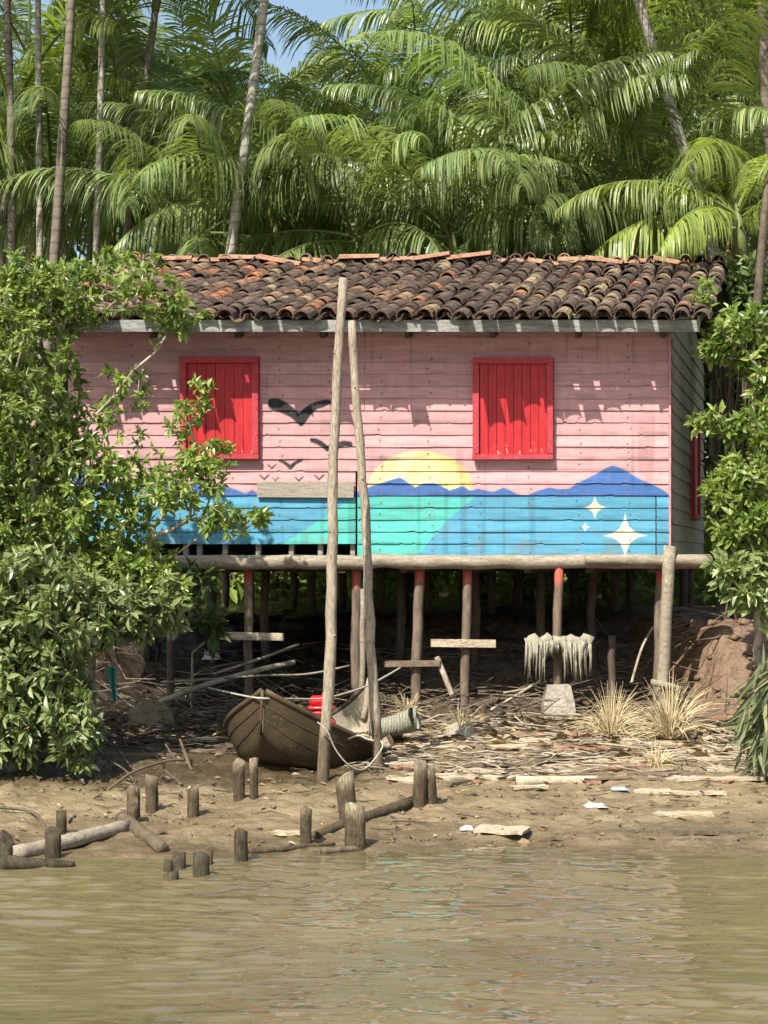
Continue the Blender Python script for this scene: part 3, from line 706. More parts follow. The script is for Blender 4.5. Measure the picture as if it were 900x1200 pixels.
for s in (.42, .74):
    i = int(s * 33); b = MB(); c0 = bp(ss[i], 0, GU[i] - .05)
    b.box(c0, (2 * HBm[i] - .06, .16, .025), rotz(-phi)); b.build('seat', M['hull_in'], canoe, False)
b = MB(); b.tube([bp(.97, 0, KL[-1] + .02), bp(1.0, 0, (GU[-1] + KL[-1]) / 2), bp(1.01, 0, GU[-1] + .02), bp(1.015, 0, GU[-1] + .10)], [.03, .032, .03, .02], 7); b.build('stern_post', M['hull_in'], canoe)

# little petrol engine standing in the canoe
ep = W(377, 851, 15.75); eng = thing('boat_engine', 'small red boat engine with fuel tank standing in the canoe', 'engine', tuple(ep))
def rbox(b, c, s, bev=.02, rot=None, m=0):
    bm_v = []; h = np.array(s) / 2; lv = []
    for (zz, inset) in ((-h[2], bev), (-h[2] + bev, 0), (h[2] - bev, 0), (h[2], bev)):
        x, y = h[0] - inset, h[1] - inset
        for (px_, py_) in ((-x + bev, -y), (x - bev, -y), (x, -y + bev), (x, y - bev), (x - bev, y), (-x + bev, y), (-x, y - bev), (-x, -y + bev)): lv.append((px_, py_, zz))
    lv = np.array(lv)
    if rot is not None: lv = lv @ np.array(rot).T
    b.add(lv + np.array(c), [(i + 8 * k, (i + 1) % 8 + 8 * k, (i + 1) % 8 + 8 * k + 8, i + 8 * k + 8) for k in range(3) for i in range(8)] + [tuple(reversed(range(8))), tuple(range(24, 32))], m)
Z = np.array([0, 0, 1.0])
b = MB(); rbox(b, ep + (0, 0, .225), (.215, .17, .085), .025); rbox(b, ep + (0, 0, .165), (.235, .19, .035), .012); rbox(b, ep + (0, 0, .12), (.19, .15, .06), .02); b.build('fuel_tank', M['red_plastic'], eng)
b = MB(); b.tube([ep + (.03, -.02, .262), ep + (.03, -.02, .29)], .03, 12); b.build('tank_cap', M['red_plastic'], eng)
b = MB(); b.tube([ep + (.055, -.11, .02), ep + (.055, -.03, .02)], [.062, .075], 14); b.build('starter_cover', M['red_plastic'], eng)
b = MB(); rbox(b, ep + (0, .02, .02), (.15, .15, .14), .02); b.box(ep + (0, 0, -.08), (.2, .18, .05)); b.build('engine_block', M['black_metal'], eng)
b = MB(); b.box(ep + (.058, -.113, -.035), (.05, .012, .03)); b.build('plate', M['white_label'], eng, False)
b = MB(); b.tube([ep + (-.02, .05, 0), ep + (-.1, .3, -.02), ep + (-.12, .6, .05)], .014, 6); b.build('tiller', M['black_metal'], eng)

# woven tube trap lying behind the pole
b = MB(); p, q = W(437, 854, 16.4), W(486, 842, 16.2); n = 16
T = [p * (1 - t) + q * t + np.array([0, 0, -.02 * math.sin(t * 3)]) for t in np.linspace(0, 1, n)]
rad = [.08 + .028 * t + .004 * (i % 2) for i, t in enumerate(np.linspace(0, 1, n))]
b.tube(T, rad, 14, cap=False, jit=.03); b.tube([t_ + 0 for t_ in T], [r_ - .014 for r_ in rad], 14, cap=False)
b.tube([T[-1] + (math.cos(a_) * -.005, math.sin(a_) * -.10 * 1, math.cos(a_) * .10) for a_ in np.linspace(0, 2 * math.pi, 20)], .013, 5)
m, nt, out = nodes('woven'); v = coords(nt, (1, 1, 1), rnd=False)
wv = N(nt, 'ShaderNodeTexWave'); wv.inputs['Scale'].default_value = 12; wv.inputs['Distortion'].default_value = 6; wv.inputs['Detail'].default_value = 3; nt.links.new(v, wv.inputs[0])
prin(nt, out, ramp(nt, wv.outputs['Fac'], [(.15, (.15, .15, .105)), (.7, (.25, .25, .19))]), .85, bump(nt, wv.outputs['Fac'], .6, .01), .2)
tag(b.build('fish_trap', m, None, True, loc=tuple((p + q) / 2)), 'pale woven tube fish trap lying behind the shorter mooring pole', 'fish trap')

def rope(pts, r, name, label, mat='rope', n=40, cat='rope'):
    pts = np.array(pts); k = len(pts); t = np.linspace(0, k - 1, n); P = []
    for tt in t:
        i = min(int(tt), k - 2); u = tt - i
        p0, p1, p2, p3 = pts[max(i - 1, 0)], pts[i], pts[i + 1], pts[min(i + 2, k - 1)]
        P.append(.5 * ((2 * p1) + (-p0 + p2) * u + (2 * p0 - 5 * p1 + 4 * p2 - p3) * u * u + (-p0 + 3 * p1 - 3 * p2 + p3) * u ** 3))
    b = MB(); b.tube(P, r, 6, jit=.04); return tag(b.build(name, M[mat], None, True, loc=tuple(pts[0])), label, cat)
rope([W(372, 846, 14.36), W(384, 858, 14.36), W(393, 878, 14.4), W(408, 896, 14.45), W(424, 902, 14.55), W(437, 892, 14.72), W(448, 876, 14.82), W(446, 868, 14.86)], .0062, 'mooring_rope', 'slack pale rope looping between the two tall mooring poles')
rope([W(244, 806, 17), W(270, 812, 16), W(302, 818, 14.72), W(345, 819, 15.2), W(382, 818, 15.6), W(425, 806, 16.3), W(446, 796, 16.9), W(470, 782, 17.6)], .009, 'bow_line', 'pale line stretched over the canoe bow towards the stilts')
rope([W(408, 866, 14.8), W(420, 862, 14.8), W(430, 866, 14.8), W(438, 868, 14.8)], .008, 'stern_tie', 'short white rope tying the canoe side to the shorter pole')

# ------------------------------------------------------------------ stakes and logs on the mud
def stake(x0, x1, yt, yb, label, lean=0, mat='stake', flat=False, hexcut=0):
    xb = (x0 + x1) / 2; g = gpix(xb, yb)
    if g[2] < 0: Yw = 2.0 * F / (yb - HY); g = np.array([(xb - 450) * Yw / F, Yw, 0.0])
    k = F / g[1]; r = (x1 - x0) / 2 / k * .93; hgt = (yb - yt) / k
    top = g + np.array([lean / k, rng.normal(0, .03), hgt]); n = 7; t = np.linspace(0, 1, n)[:, None]
    P = (g - (0, 0, .25)) * (1 - t) + top * t
    b = MB(); nn = 11; b.tube(P, r * (1.04 - .06 * t[:, 0]), nn, jit=.05)
    # an uneven sawn top
    base = len(b.v) - nn
    sl_ = rng.normal(0, .35, 2)
    for i in range(base, len(b.v)):
        d = np.array(b.v[i]) - top; b.v[i] = (b.v[i][0], b.v[i][1], b.v[i][2] + d[0] * sl_[0] + d[1] * sl_[1] + rng.normal(0, .006))
    o = b.build('wooden_stake', M[mat], None, True, loc=tuple(g))
    tag(o, label, 'stake', 'cut stakes standing in the mud')
    me = o.data
    me.polygons[len(me.polygons) - 1].use_smooth = False
    return o
stake(170, 186, 906, 948, 'thick tan stake behind the paired stakes by the fallen grey log')
stake(148.5, 165, 920, 957, 'upright tan stake standing directly behind a shorter stake')
stake(147, 162, 937, 964, 'short stake in front of its taller twin, above the pale log')
stake(219, 234, 921, 955, 'lone tan stake with a pale splinter at its side')
stake(273, 288, 894, 937, 'wider of the pair of stakes before the canoe bow')
stake(292, 303, 893, 938, 'narrower of the pair of stakes before the canoe bow')
stake(400, 424, 915, 962, 'stout stake tilted left beside a darker stout stake', -8)
stake(405.5, 432, 944, 994, 'stoutest stake, dark, in front of the tilted stake', -3, 'stake')
stake(351, 366, 945, 990, 'slim upright stake on bare mud left of the stoutest stake')
stake(274, 291, 973, 1008, 'dark stake at the water edge below the canoe', 0, 'stake_wet')
stake(51, 72, 974, 1006, 'dark blocky stake in front of the grey fallen log', 0, 'stake_wet')
stake(-2, 16, 983, 1006, 'dark stake cut by the left edge of the view', 0, 'stake_wet')
stake(66, 79, 950, 974, 'small dark stake with a forked top behind the grey log', 0, 'stake_wet')
stake(481, 499, 896, 946, 'left stake of the leaning pair right of the poles', 3)
stake(503, 517, 898, 944, 'right stake of the leaning pair right of the poles, tilted left', -7)
stake(198, 217, 1004, 1019, 'low wet stump at the waterline behind the others', 0, 'stake_wet')
stake(191, 203, 1009, 1022, 'small wet stump with a broken notch in the water', 0, 'stake_wet')
stake(190, 210, 1023, 1034, 'lowest wet stump, nearest in the water', 0, 'stake_wet')
stake(224, 246, 1003, 1028, 'widest wet stump standing in the water', 0, 'stake_wet')
stake(242, 249, 995, 1013, 'thin dark splinter stake beside the widest wet stump', 1, 'stake_wet')
stake(217, 221, 921, 948, 'pale splinter leaning on the lone tan stake', 3, 'plank')
def flog(pa, pb, r0, r1, label, name='fallen_log', mat='log', cat='log', n=12, lift=0.0, amp=.012, group=None):
    A, B = [(lambda g_, q_: g_ if g_[2] >= 0 else np.array([(q_[0] - 450) * 2 / (q_[1] - HY), 2 * F / (q_[1] - HY), 0.0]))(gpix(*q), q) for q in (pa, pb)]; A[2] += r0 * .55 + lift; B[2] += r1 * .55 + lift
    b = MB(); b.tube(wob_line(A, B, n, amp * min(1, np.linalg.norm(B - A) / 1.6) * .5), np.linspace(r0, r1, n), 9, jit=.03); return tag(b.build(name, M[mat], None, True, loc=tuple(A)), label, cat, group)
flog((15, 1006), (150, 972), .055, .05, 'long grey fallen log lying on the mud at left')
flog((143, 960), (190, 1000), .052, .048, 'short pale yellow log sloping down to the water', mat='pole')
flog((368, 978), (482, 945), .035, .045, 'dark thin log lying behind the stoutest stake', mat='stake')
flog((0, 1018), (88, 1015), .06, .02, 'dark log half sunk in the water at left', mat='stake_wet')
flog((377, 1000), (424, 996), .026, .022, 'pale stick at the water edge by the stoutest stake', mat='pole')
flog((292, 1000), (345, 994), .024, .014, 'dark broken branch by the slim upright stake', mat='stake')
flog((330, 996), (392, 990), .02, .012, 'thin dark stick running to the stoutest stake', mat='stake')
flog((440, 913), (600, 910), .02, .024, 'long thin pale rail lying behind the leaning pair of stakes', mat='pole', amp=.006)
flog((605, 917), (700, 914), .045, .04, 'pale squared beam lying at the middle of the mud', mat='plank', amp=.004)
rope([gpix(80, 962) + Z * .03, W(110, 940, 14.0), W(150, 908, 14.3), W(190, 893, 14.6), W(216, 890, 14.75)], .011, 'bent_branch', 'thin bare branch arching up beside the tan stakes', 'pole', cat='branch')
rope([gpix(60, 985) + Z * .03, gpix(40, 955) + Z * .04, gpix(0, 952) + Z * .03], .012, 'bare_stick', 'bare crooked stick lying behind the fallen grey log', 'pole', cat='stick')
rope([gpix(215, 925) + Z * .02, W(196, 905, 14.6), W(190, 893, 14.6)], .006, 'bare_twig', 'thin twig hanging off the arching bare branch', 'pole', cat='twig')

# boards and broken bits on the mud, one by one
def board(x, y, w, h, label, mat='plank', ang=0, th=.025, name='loose_plank', cat='plank', group='loose boards on the mud'):
    g = gpix(x, y); k = F / g[1]; Lw = w / k
    dep = max(.05, h / k * 4)
    b = MB(); n = 7; xs = np.linspace(-.5, .5, n); V = []
    e0, e1 = rng.normal(0, .02, n), rng.normal(0, .02, n)
    for i, xx in enumerate(xs):
        for (yy, zz) in ((-.5, 0), (.5, 0), (.5, 1), (-.5, 1)):
            jx = rng.normal(0, .02) if i in (0, n - 1) else 0
            V.append((xx * Lw + jx, yy * dep * (1 + (e0[i] if yy < 0 else e1[i]) * 3) , zz * th + .004 * math.sin(i * 1.7 + x)))
    Fq = [(i * 4 + j, i * 4 + (j + 1) % 4, i * 4 + 4 + (j + 1) % 4, i * 4 + 4 + j) for i in range(n - 1) for j in range(4)] + [(3, 2, 1, 0), tuple(4 * (n - 1) + j for j in range(4))]
    V = np.array(V) @ rotx(rng.normal(.02, .025)).T @ rotz(ang + rng.normal(0, .03)).T
    o_ = g + np.array([0, 0, -.004]); b.add(V + o_, Fq)
    return tag(b.build(name, M[mat], None, False, loc=tuple(o_)), label, cat, group)
BO = [(550, 877, 130, 6, 'long pale plank lying left of the concrete footing', 'plank', 0), (480, 884, 70, 4, 'narrow plank just right of the shorter mooring pole', 'plank_dark', .02),
      (575, 893, 70, 4, 'dark pole-like plank slanting below the long pale plank', 'plank_dark', .25), (660, 862, 60, 4, 'reddish board resting right of the concrete footing', 'terracotta', .05),
      (690, 876, 90, 5, 'orange-brown board among the boards right of the footing', 'terracotta', .02), (740, 893, 100, 4, 'weathered board in the middle of the board litter', 'plank', -.03),
      (640, 899, 80, 5, 'pale flat board just above the squared beam', 'plank', .1), (825, 890, 90, 7, 'pale wide board by the grassy plant at right', 'plank', 0),
      (860, 903, 60, 5, 'pale board nearest the right grassy plant', 'plank', .05), (780, 908, 90, 3, 'thin dark strip between the pale boards at right', 'plank_dark', 0),
      (720, 885, 70, 4, 'dark board under the dry grass clumps', 'plank_dark', .08), (600, 885, 60, 4, 'short board between long plank and squared beam', 'plank', -.1),
      (840, 915, 110, 3, 'long grey strip low on the mud at right', 'plank', .02), (810, 930, 80, 4, 'tan board lying below the others at right', 'plank', -.04),
      (520, 903, 80, 3, 'thin board at the foot of the shorter mooring pole', 'plank', .02), (700, 908, 70, 4, 'brown board right of the squared beam', 'plank_dark', .06),
      (760, 873, 70, 4, 'tan board beneath the right dry grass clump', 'plank', -.04), (800, 878, 50, 4, 'short reddish board near the earth bank', 'terracotta', .1),
      (780, 975, 130, 3, 'long pale split stem low on the right shore', 'pole', -.06), (860, 970, 90, 6, 'stack end of pale split stems at the right shore', 'pole', -.1),
      (820, 985, 90, 3, 'dark wet strip at the right waterline', 'plank_dark', -.05), (590, 978, 60, 8, 'pale broken slab lying by the waterline', 'plank', -.3),
      (800, 952, 70, 4, 'curved pale bark piece on the right mud', 'plank', .03), (765, 928, 40, 5, 'short curled bark piece, mid right mud', 'plank', -.3),
      (640, 955, 30, 3, 'small dark chip on the open mud', 'plank_dark', .0), (660, 985, 30, 3, 'small dark stick near the waterline', 'plank_dark', 0),
      (130, 870, 90, 4, 'dark board on the bank behind the leafy shrub', 'plank_dark', 0), (200, 868, 110, 5, 'grey board on the bank left of the canoe', 'plank', .02), (230, 882, 70, 4, 'dark board close to the canoe bow at left', 'plank_dark', -.03),
      (150, 885, 120, 4, 'long dark board low on the shaded bank at left', 'plank_dark', .02), (620, 925, 40, 3, 'small pale chip above the open mud', 'plank', .1), (340, 975, 40, 3, 'pale chip of wood beside the slim upright stake', 'plank', 0)]
for (x, y, w, h, lab, mt, an) in BO: board(x, y, w, h, lab, mt, an)
r = np.random.default_rng(44)
for k in range(125):
    x = r.uniform(455, 890); y = 838 + 82 * r.random() ** .8; w_ = r.uniform(14, 60)
    if 630 < x < 680 and y < 880: continue
    mt = ('plank', 'plank', 'pole', 'terracotta', 'plank_dark', 'plank_dark')[r.integers(0, 6)]
    board(x, y, w_, r.uniform(2, 4), 'broken piece of wood or tile in the littered mud below the stilts', mt, r.normal(0, .45), r.uniform(.012, .03), 'broken_piece', 'debris', 'broken pieces littering the mud')
def crumple(x, y, w, label, name, mat, cat, h=.03):
    g = gpix(x, y); k = F / g[1]; w = w / k; n = 9; V = []
    for i in range(n):
        for j in range(n):
            u, v_ = i / (n - 1) - .5, j / (n - 1) - .5; rr = .3 + .7 * vnoise(np.array([u * 5 + x]), np.array([v_ * 5.]), 3)[0] if abs(u) < .45 and abs(v_) < .45 else 0
            V.append(g + np.array([u * w * (1 + rng.normal(0, .08)), v_ * w * .8 * (1 + rng.normal(0, .08)), .006 + h * rr * rng.uniform(.4, 1.3)]))
    return tag(mesh_obj(name, V, gridfaces(n, n), M[mat], None, True, None, tuple(g)), label, cat)
crumple(698, 945, 26, 'small white plastic scrap on the open mud', 'plastic_scrap', 'white_plastic', 'litter')
crumple(726, 928, 19, 'pale blue plastic scrap among the boards', 'plastic_scrap', 'blue_plastic', 'litter')
crumple(547, 975, 16, 'tiny white plastic scrap beside the broken slab', 'plastic_scrap', 'white_plastic', 'litter')
crumple(540, 862, 36, 'cream crumpled sheet left of the concrete footing', 'plastic_scrap', 'rag', 'litter', .12)
# cloths on the bank at left
p0 = W(172, 838, 17.0)
V = []; n = 14
for i in range(n):
    for j in range(n):
        u, v_ = i / (n - 1), j / (n - 1)
        c_ = W(150 + 55 * u + 12 * (v_ - .5) * (u - .3), 832 + 30 * v_ - 12 * math.sin(u * 3.1) * (1 - v_), 16.9 + .3 * (1 - v_)); V.append(c_ + np.array([0, -.05 * math.sin(u * 9) * v_, rng.normal(0, .004)]))
tag(mesh_obj('brown_cloth', V, gridfaces(n, n), M['brown_cloth'], None, True, None, tuple(p0)), 'brown cloth with red stripes draped on the branches of the bank', 'cloth')
V = []; n = 10
for i in range(6):
    for j in range(n):
        u, v_ = i / 5 - .5, j / (n - 1); c_ = W(130 + 9 * u * (1.3 - v_) + 5 * v_ , 782 + 40 * v_, 16.6); V.append(c_ + np.array([0, .03 * math.sin(u * 9 + v_ * 3), 0]))
tag(mesh_obj('green_rag', V, gridfaces(n, 6), M['green_cloth'], None, True, None, tuple(W(130, 782, 16.6))), 'dark teal rag dangling from the left shrub', 'rag')
crumple(248, 775, 22, 'pale torn plastic bag on the branches under the house', 'plastic_bag', 'white_plastic', 'bag', .1)

# ------------------------------------------------------------------ leaf machinery
def leafcloud(P, D, Nn, L, Wd, tint, name, mat, parent=None, loc=None, fold=.25, curl=.25):
    """P base points, D directions, Nn face normals (n,3); one folded lens-shaped leaf each"""
    D = D / (np.linalg.norm(D, axis=1)[:, None] + 1e-9)
    Sd = np.cross(D, Nn); Sd /= np.linalg.norm(Sd, axis=1)[:, None] + 1e-9; U = np.cross(Sd, D)
    L = L[:, None]; Wd = Wd[:, None]
    p0 = P; pm = P + D * L * .5 - U * L * curl * .15
    l1 = P + D * L * .42 + Sd * Wd * .5 + U * Wd * fold; r1 = P + D * L * .42 - Sd * Wd * .5 + U * Wd * fold
    l2 = P + D * L * .74 + Sd * Wd * .36 + U * (Wd * fold * .6 - L * curl * .25); r2 = P + D * L * .74 - Sd * Wd * .36 + U * (Wd * fold * .6 - L * curl * .25)
    tp = P + D * L - U * L * curl * .5
    V = np.stack([p0, l1, r1, pm, l2, r2, tp], 1).reshape(-1, 3); n = len(P)
    T = np.array([(0, 3, 1), (0, 2, 3), (1, 3, 4), (2, 5, 3), (3, 6, 4), (3, 5, 6)])
    Fq = (T[None] + 7 * np.arange(n)[:, None, None]).reshape(-1, 3)
    return mesh_obj(name, V, Fq, mat, parent, False, None, loc, {'tint': np.repeat(tint, 7)})
def unit(v): return v / (np.linalg.norm(v, axis=-1, keepdims=True) + 1e-9)

def blob_points(blobs):
    out = []
    for (cx, cy, rx, ry, Y, ry_d, n) in blobs:
        k = Y / F; c = W(cx, cy, Y); u = unit(rng.normal(size=(n, 3))) * (rng.random((n, 1)) ** (1 / 2.2))
        out.append(c + u * np.array([rx * k, ry_d, ry * k]))
    return np.vstack(out)

def shrub(label, base, blobs, leaf, Ll, mat, twig='twig', per=8, group=None, name='leafy_shrub', cat='shrub', droop=.25, extra_label=None):
    tips = blob_points(blobs); base = np.array(base, float)
    tips = tips[tips[:, 2] > H(tips[:, 0], tips[:, 1], False) + .08]
    root = thing(name, label, cat, tuple(base), group)
    # join the tips into a branching skeleton
    order = np.argsort(np.linalg.norm(tips - base, axis=1)); tips = tips[order]
    trunk = [base + np.array([0, 0, z]) for z in (0, .3, .6)]
    nodes_ = np.array(trunk); par = [-1, 0, 1]; dist = [0, .3, .6]
    for tpt in tips:
        d = np.linalg.norm(nodes_ - tpt, axis=1); j = int(np.argmin(d + .35 * np.array(dist)))
        nodes_ = np.vstack([nodes_, tpt]); par.append(j); dist.append(dist[j] + d[j])
    cnt = np.ones(len(par))
    for i in range(len(par) - 1, 0, -1): cnt[par[i]] += cnt[i]
    b = MB()
    for i in range(1, len(par)):
        a_, c_ = nodes_[par[i]], nodes_[i]; r = min(.0032 * cnt[i] ** .40, .05); r0 = min(.0032 * cnt[par[i]] ** .40, .05, r * 1.8)
        mid = (a_ + c_) / 2 + rng.normal(0, .05, 3) * np.linalg.norm(c_ - a_)
        b.tube([a_, mid, c_], [r0, (r + r0) / 2, r], 5 if cnt[i] < 8 else 7, cap=False)
    b.build('branch', M[twig], root)
    n = len(par) - 3; idx = np.repeat(np.arange(3, len(par)), per); T = nodes_[idx]; A = nodes_[np.array(par)[idx]]
    ax_ = unit(T - A + rng.normal(0, .02, T.shape)); u = np.clip(1 - np.abs(rng.normal(0, .28, len(idx))), .35, 1.0)[:, None]
    seglen = np.linalg.norm(T - A, axis=1)[:, None]; u = 1 - (1 - u) * np.clip(.35 / (seglen + .01), 0, 1)
    P = A + (T - A) * u + rng.normal(0, .012, T.shape)
    D = unit(ax_ * .55 + unit(rng.normal(size=T.shape)) * .85 + np.array([0, -.12, .12 - droop]))
    Nn = unit(rng.normal(0, .55, T.shape) + np.array([-.15, -.35, .9]))
    L = Ll * rng.uniform(.65, 1.25, len(idx)); clump = np.repeat(rng.random(n), per)
    ti = np.clip(.55 * clump + .45 * rng.random(len(idx)) + .08 * rng.normal(size=len(idx)), 0, 1)
    leafcloud(P, D, Nn, L, L * leaf, ti, 'foliage', M[mat], root)
    return root

gL = gpix(30, 880); 
shrub('tall bright green shrub covering the left end of the house', (-3.35, 16.3, hz(-3.35, 16.3)),
      [(20, 430, 78, 140, 15.9, .7, 360), (-10, 600, 95, 120, 15.8, .7, 300), (65, 345, 70, 45, 16.0, .6, 130), (165, 345, 60, 30, 16.0, .5, 26), (205, 370, 40, 22, 16.0, .3, 24), (80, 520, 45, 80, 15.9, .5, 80), (145, 440, 45, 60, 16.0, .4, 14), (110, 312, 55, 22, 16.2, .4, 20), (170, 308, 30, 12, 17.2, .3, 10)],
      .40, .088, 'leaf_bright', per=14)
shrub('spreading green shrub whose branches reach across the blue boards', (-2.75, 16.8, hz(-2.75, 16.8)),
      [(130, 590, 85, 60, 15.9, .5, 170), (205, 575, 50, 32, 15.8, .4, 50), (245, 545, 34, 36, 15.75, .3, 40), (215, 490, 30, 25, 15.8, .3, 12), (230, 465, 22, 30, 15.8, .2, 10), (255, 610, 40, 22, 15.7, .25, 26), (305, 607, 22, 9, 15.7, .15, 12), (120, 665, 95, 50, 16.0, .5, 190), (180, 690, 42, 48, 15.9, .35, 80), (150, 520, 45, 50, 16, .4, 18)],
      .40, .088, 'leaf_bright', per=12)
shrub('dusty grey-green shrub overhanging the mud at lower left', (-2.85, 15.5, hz(-2.85, 15.5)),
      [(45, 720, 85, 80, 15.0, .5, 260), (40, 820, 70, 70, 14.8, .45, 200), (90, 865, 30, 38, 14.7, .25, 50), (0, 870, 60, 45, 14.8, .35, 90), (125, 720, 60, 45, 15.3, .35, 90), (185, 715, 30, 45, 15.4, .25, 40), (-30, 760, 60, 120, 15.0, .5, 120)],
      .38, .118, 'leaf_grey', per=10, droop=.35)
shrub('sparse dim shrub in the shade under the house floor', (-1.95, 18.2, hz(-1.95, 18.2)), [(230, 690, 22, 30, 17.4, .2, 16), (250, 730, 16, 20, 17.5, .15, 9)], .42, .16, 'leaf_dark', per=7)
shrub('bright shrub beside the right corner of the house', (3.75, 17.9, hz(3.75, 17.9)),
      [(865, 395, 38, 45, 17.6, .4, 80), (900, 440, 30, 90, 17.6, .4, 110), (832, 490, 28, 16, 17.2, .2, 16), (862, 500, 20, 16, 17.2, .2, 16), (865, 560, 40, 30, 17.1, .35, 70), (845, 575, 20, 20, 17.0, .2, 22), (880, 620, 45, 45, 17.0, .4, 130), (905, 520, 30, 60, 17.3, .4, 60), (825, 350, 12, 30, 17.8, .15, 8), (840, 405, 25, 16, 17.5, .2, 18)],
      .40, .115, 'leaf_bright', per=10)
shrub('pale grey-green shrub drooping over the earth bank at right', (3.85, 17.3, hz(3.85, 17.3)),
      [(885, 680, 35, 38, 16.8, .3, 80), (852, 665, 24, 18, 16.8, .2, 26), (905, 725, 18, 25, 16.7, .25, 20)], .38, .14, 'leaf_grey', per=8, droop=.4)
shrub('dark tall shrub in the shade behind the right house corner', (4.6, 21.0, hz(4.6, 21.0)),
      [(875, 360, 45, 60, 20.5, .5, 120), (885, 450, 45, 80, 20.5, .5, 150), (870, 560, 40, 70, 20.3, .5, 120)], .42, .15, 'leaf_dark', 'twig_dark', per=8)
# low rough plant at the right edge
pl = thing('strappy_plant', 'drooping strap-leaved plant at the right edge of the mud', 'plant', tuple(gpix(905, 905)))
c_ = W(912, 828, 14.7); n = 480; P = c_ + rng.normal(0, 1, (n, 3)) * (.10, .13, .20)
D = unit(np.stack([rng.normal(-.25, .45, n), rng.normal(-.3, .3, n), rng.normal(-.75, .3, n)], 1)); Lx = rng.uniform(.22, .48, n)
leafcloud(P, D, unit(rng.normal(0, .4, (n, 3)) + (-.3, -.8, .4)), Lx, Lx * .09, rng.random(n), 'foliage', M['leaf_long'], pl)
b = MB(); b.tube([gpix(905, 905), W(905, 860, 14.7), W(905, 815, 14.75)], [.04, .03, .012], 6); b.build('stem', M['twig_dark'], pl)
# hanging vines by the house corner
vn = thing('hanging_vines', 'dark curtain of hanging vines and roots behind the right shrub', 'vine', tuple(np.array([3.95, 19.4, hz(3.95, 19.4)])))
b = MB()
for k in range(70):
    x = rng.uniform(838, 905); Y = rng.uniform(18.9, 19.6); y0 = rng.uniform(360, 430); y1 = y0 + rng.uniform(90, 330)
    pts = [W(x + rng.normal(0, 3) * t * 2, y0 + (y1 - y0) * t, Y) for t in np.linspace(0, 1, 6)]; b.tube(pts, rng.uniform(.004, .014), 4, cap=False)
b.build('strand', M['twig_dark'], vn)
b = MB(); b.tube([(3.9, 19.5, hz(3.9, 19.5) - .1), (3.95, 19.5, 3.0), (4.1, 19.5, 5.2), (4.35, 19.9, 7.2)], [.12, .08, .045, .02], 9, jit=.08); b.tube([W(835, 420, 19.2), W(880, 365, 19.3), W(930, 350, 19.4)], .02, 5); b.build('trunk', M['twig_dark'], vn)

# ------------------------------------------------------------------ palms
def frond_mesh(name, Lr, e0, bend, nl, Ll, hang, mat, seed, twist=0.0, wl=.0255):
    r = np.random.default_rng(seed); n = 26; t = np.linspace(0, 1, n)
    el = e0 - bend * t ** 1.25; dx = np.cos(el) * Lr / (n - 1); dz = np.sin(el) * Lr / (n - 1)
    sw = twist * t ** 2
    P = np.stack([np.concatenate([[0], np.cumsum(dx)[:-1]]), sw, np.concatenate([[0], np.cumsum(dz)[:-1]])], 1)
    T = unit(np.gradient(P, axis=0))
    mb = MB(); mb.tv = .35
    mb.tube(P, np.linspace(.026, .004, n), 5, cap=False)
    tl = np.linspace(.13, .995, nl)
    gaps = [(r.uniform(.3, .95), r.uniform(.008, .03), int(r.choice((-1, 1)))) for _ in range(4)]
    for side in (-1, 1):
        for q in tl:
            q2 = min(max(q + r.normal(0, .004), 0), .999); f = q2 * (n - 1); i = int(f); u = f - i; p = P[i] * (1 - u) + P[min(i + 1, n - 1)] * u; tg = T[i]
            sd = np.cross(tg, (0, 0, 1.0)); sd = sd / (np.linalg.norm(sd) + 1e-9) * side; up = np.cross(sd, tg) * side
            prof_ = min(1, .35 + 2.6 * (q - .13)) * (1 - .72 * max(0, (q - .45) / .55) ** 1.6)
            L = Ll * prof_ * r.uniform(.88, 1.08); fw = .35 + .75 * q
            if r.random() < .04 or any(abs(q - g0) < gw and side == gs for g0, gw, gs in gaps): continue
            wv2 = math.sin(q * 23 + seed) * .22 + math.sin(q * 57 + seed * 2 + side) * .15; L *= 1 + .10 * math.sin(q * 31 + seed)
            d0 = unit(sd * 1.0 + tg * (fw + wv2) + up * (.35 - .3 * hang) + r.normal(0, .09, 3)); seg = 4; pts = [p]; d = d0; hg = hang * r.uniform(.7, 1.3) * (1 + .25 * math.sin(q * 17 + seed * 3 + side))
            for k in range(seg):
                g_ = np.array([0, 0, -1.0]); d = unit(d + g_ * hg * (.28 + .30 * k)); pts.append(pts[-1] + d * L / seg)
            pts = np.array(pts); ws = wl * np.array([.55, 1.0, .95, .65, .06]) * (.75 + .35 * prof_)
            wv_ = tg - np.sum(tg * d0) * d0 * .8; wv_ = unit(wv_ + up * .25 + r.normal(0, .10, 3))
            V = []
            for k in range(seg + 1): V += [pts[k] - wv_ * ws[k] / 2, pts[k] + wv_ * ws[k] / 2]
            mb.tv = float(np.clip(r.normal(.42, .2) + (.4 if r.random() < .03 else 0), 0, 1))
            mb.add(V, [(2 * k, 2 * k + 1, 2 * k + 3, 2 * k + 2) for k in range(seg)])
    me_o = mesh_obj(name, mb.v, mb.f, mat, None, False, None, None, {'tint': mb.t})
    me = me_o.data; bpy.data.objects.remove(me_o); return me
FR = {}
specs = {'up': [(3.3, 1.32, .75, .42), (3.5, 1.15, .95, .55)], 'mid': [(3.5, .95, 1.2, .85), (3.6, .75, 1.25, 1.0), (3.2, .62, 1.25, 1.1)], 'low': [(2.9, .38, 1.25, 1.3), (2.6, .15, 1.2, 1.4)]}
sd_ = 100
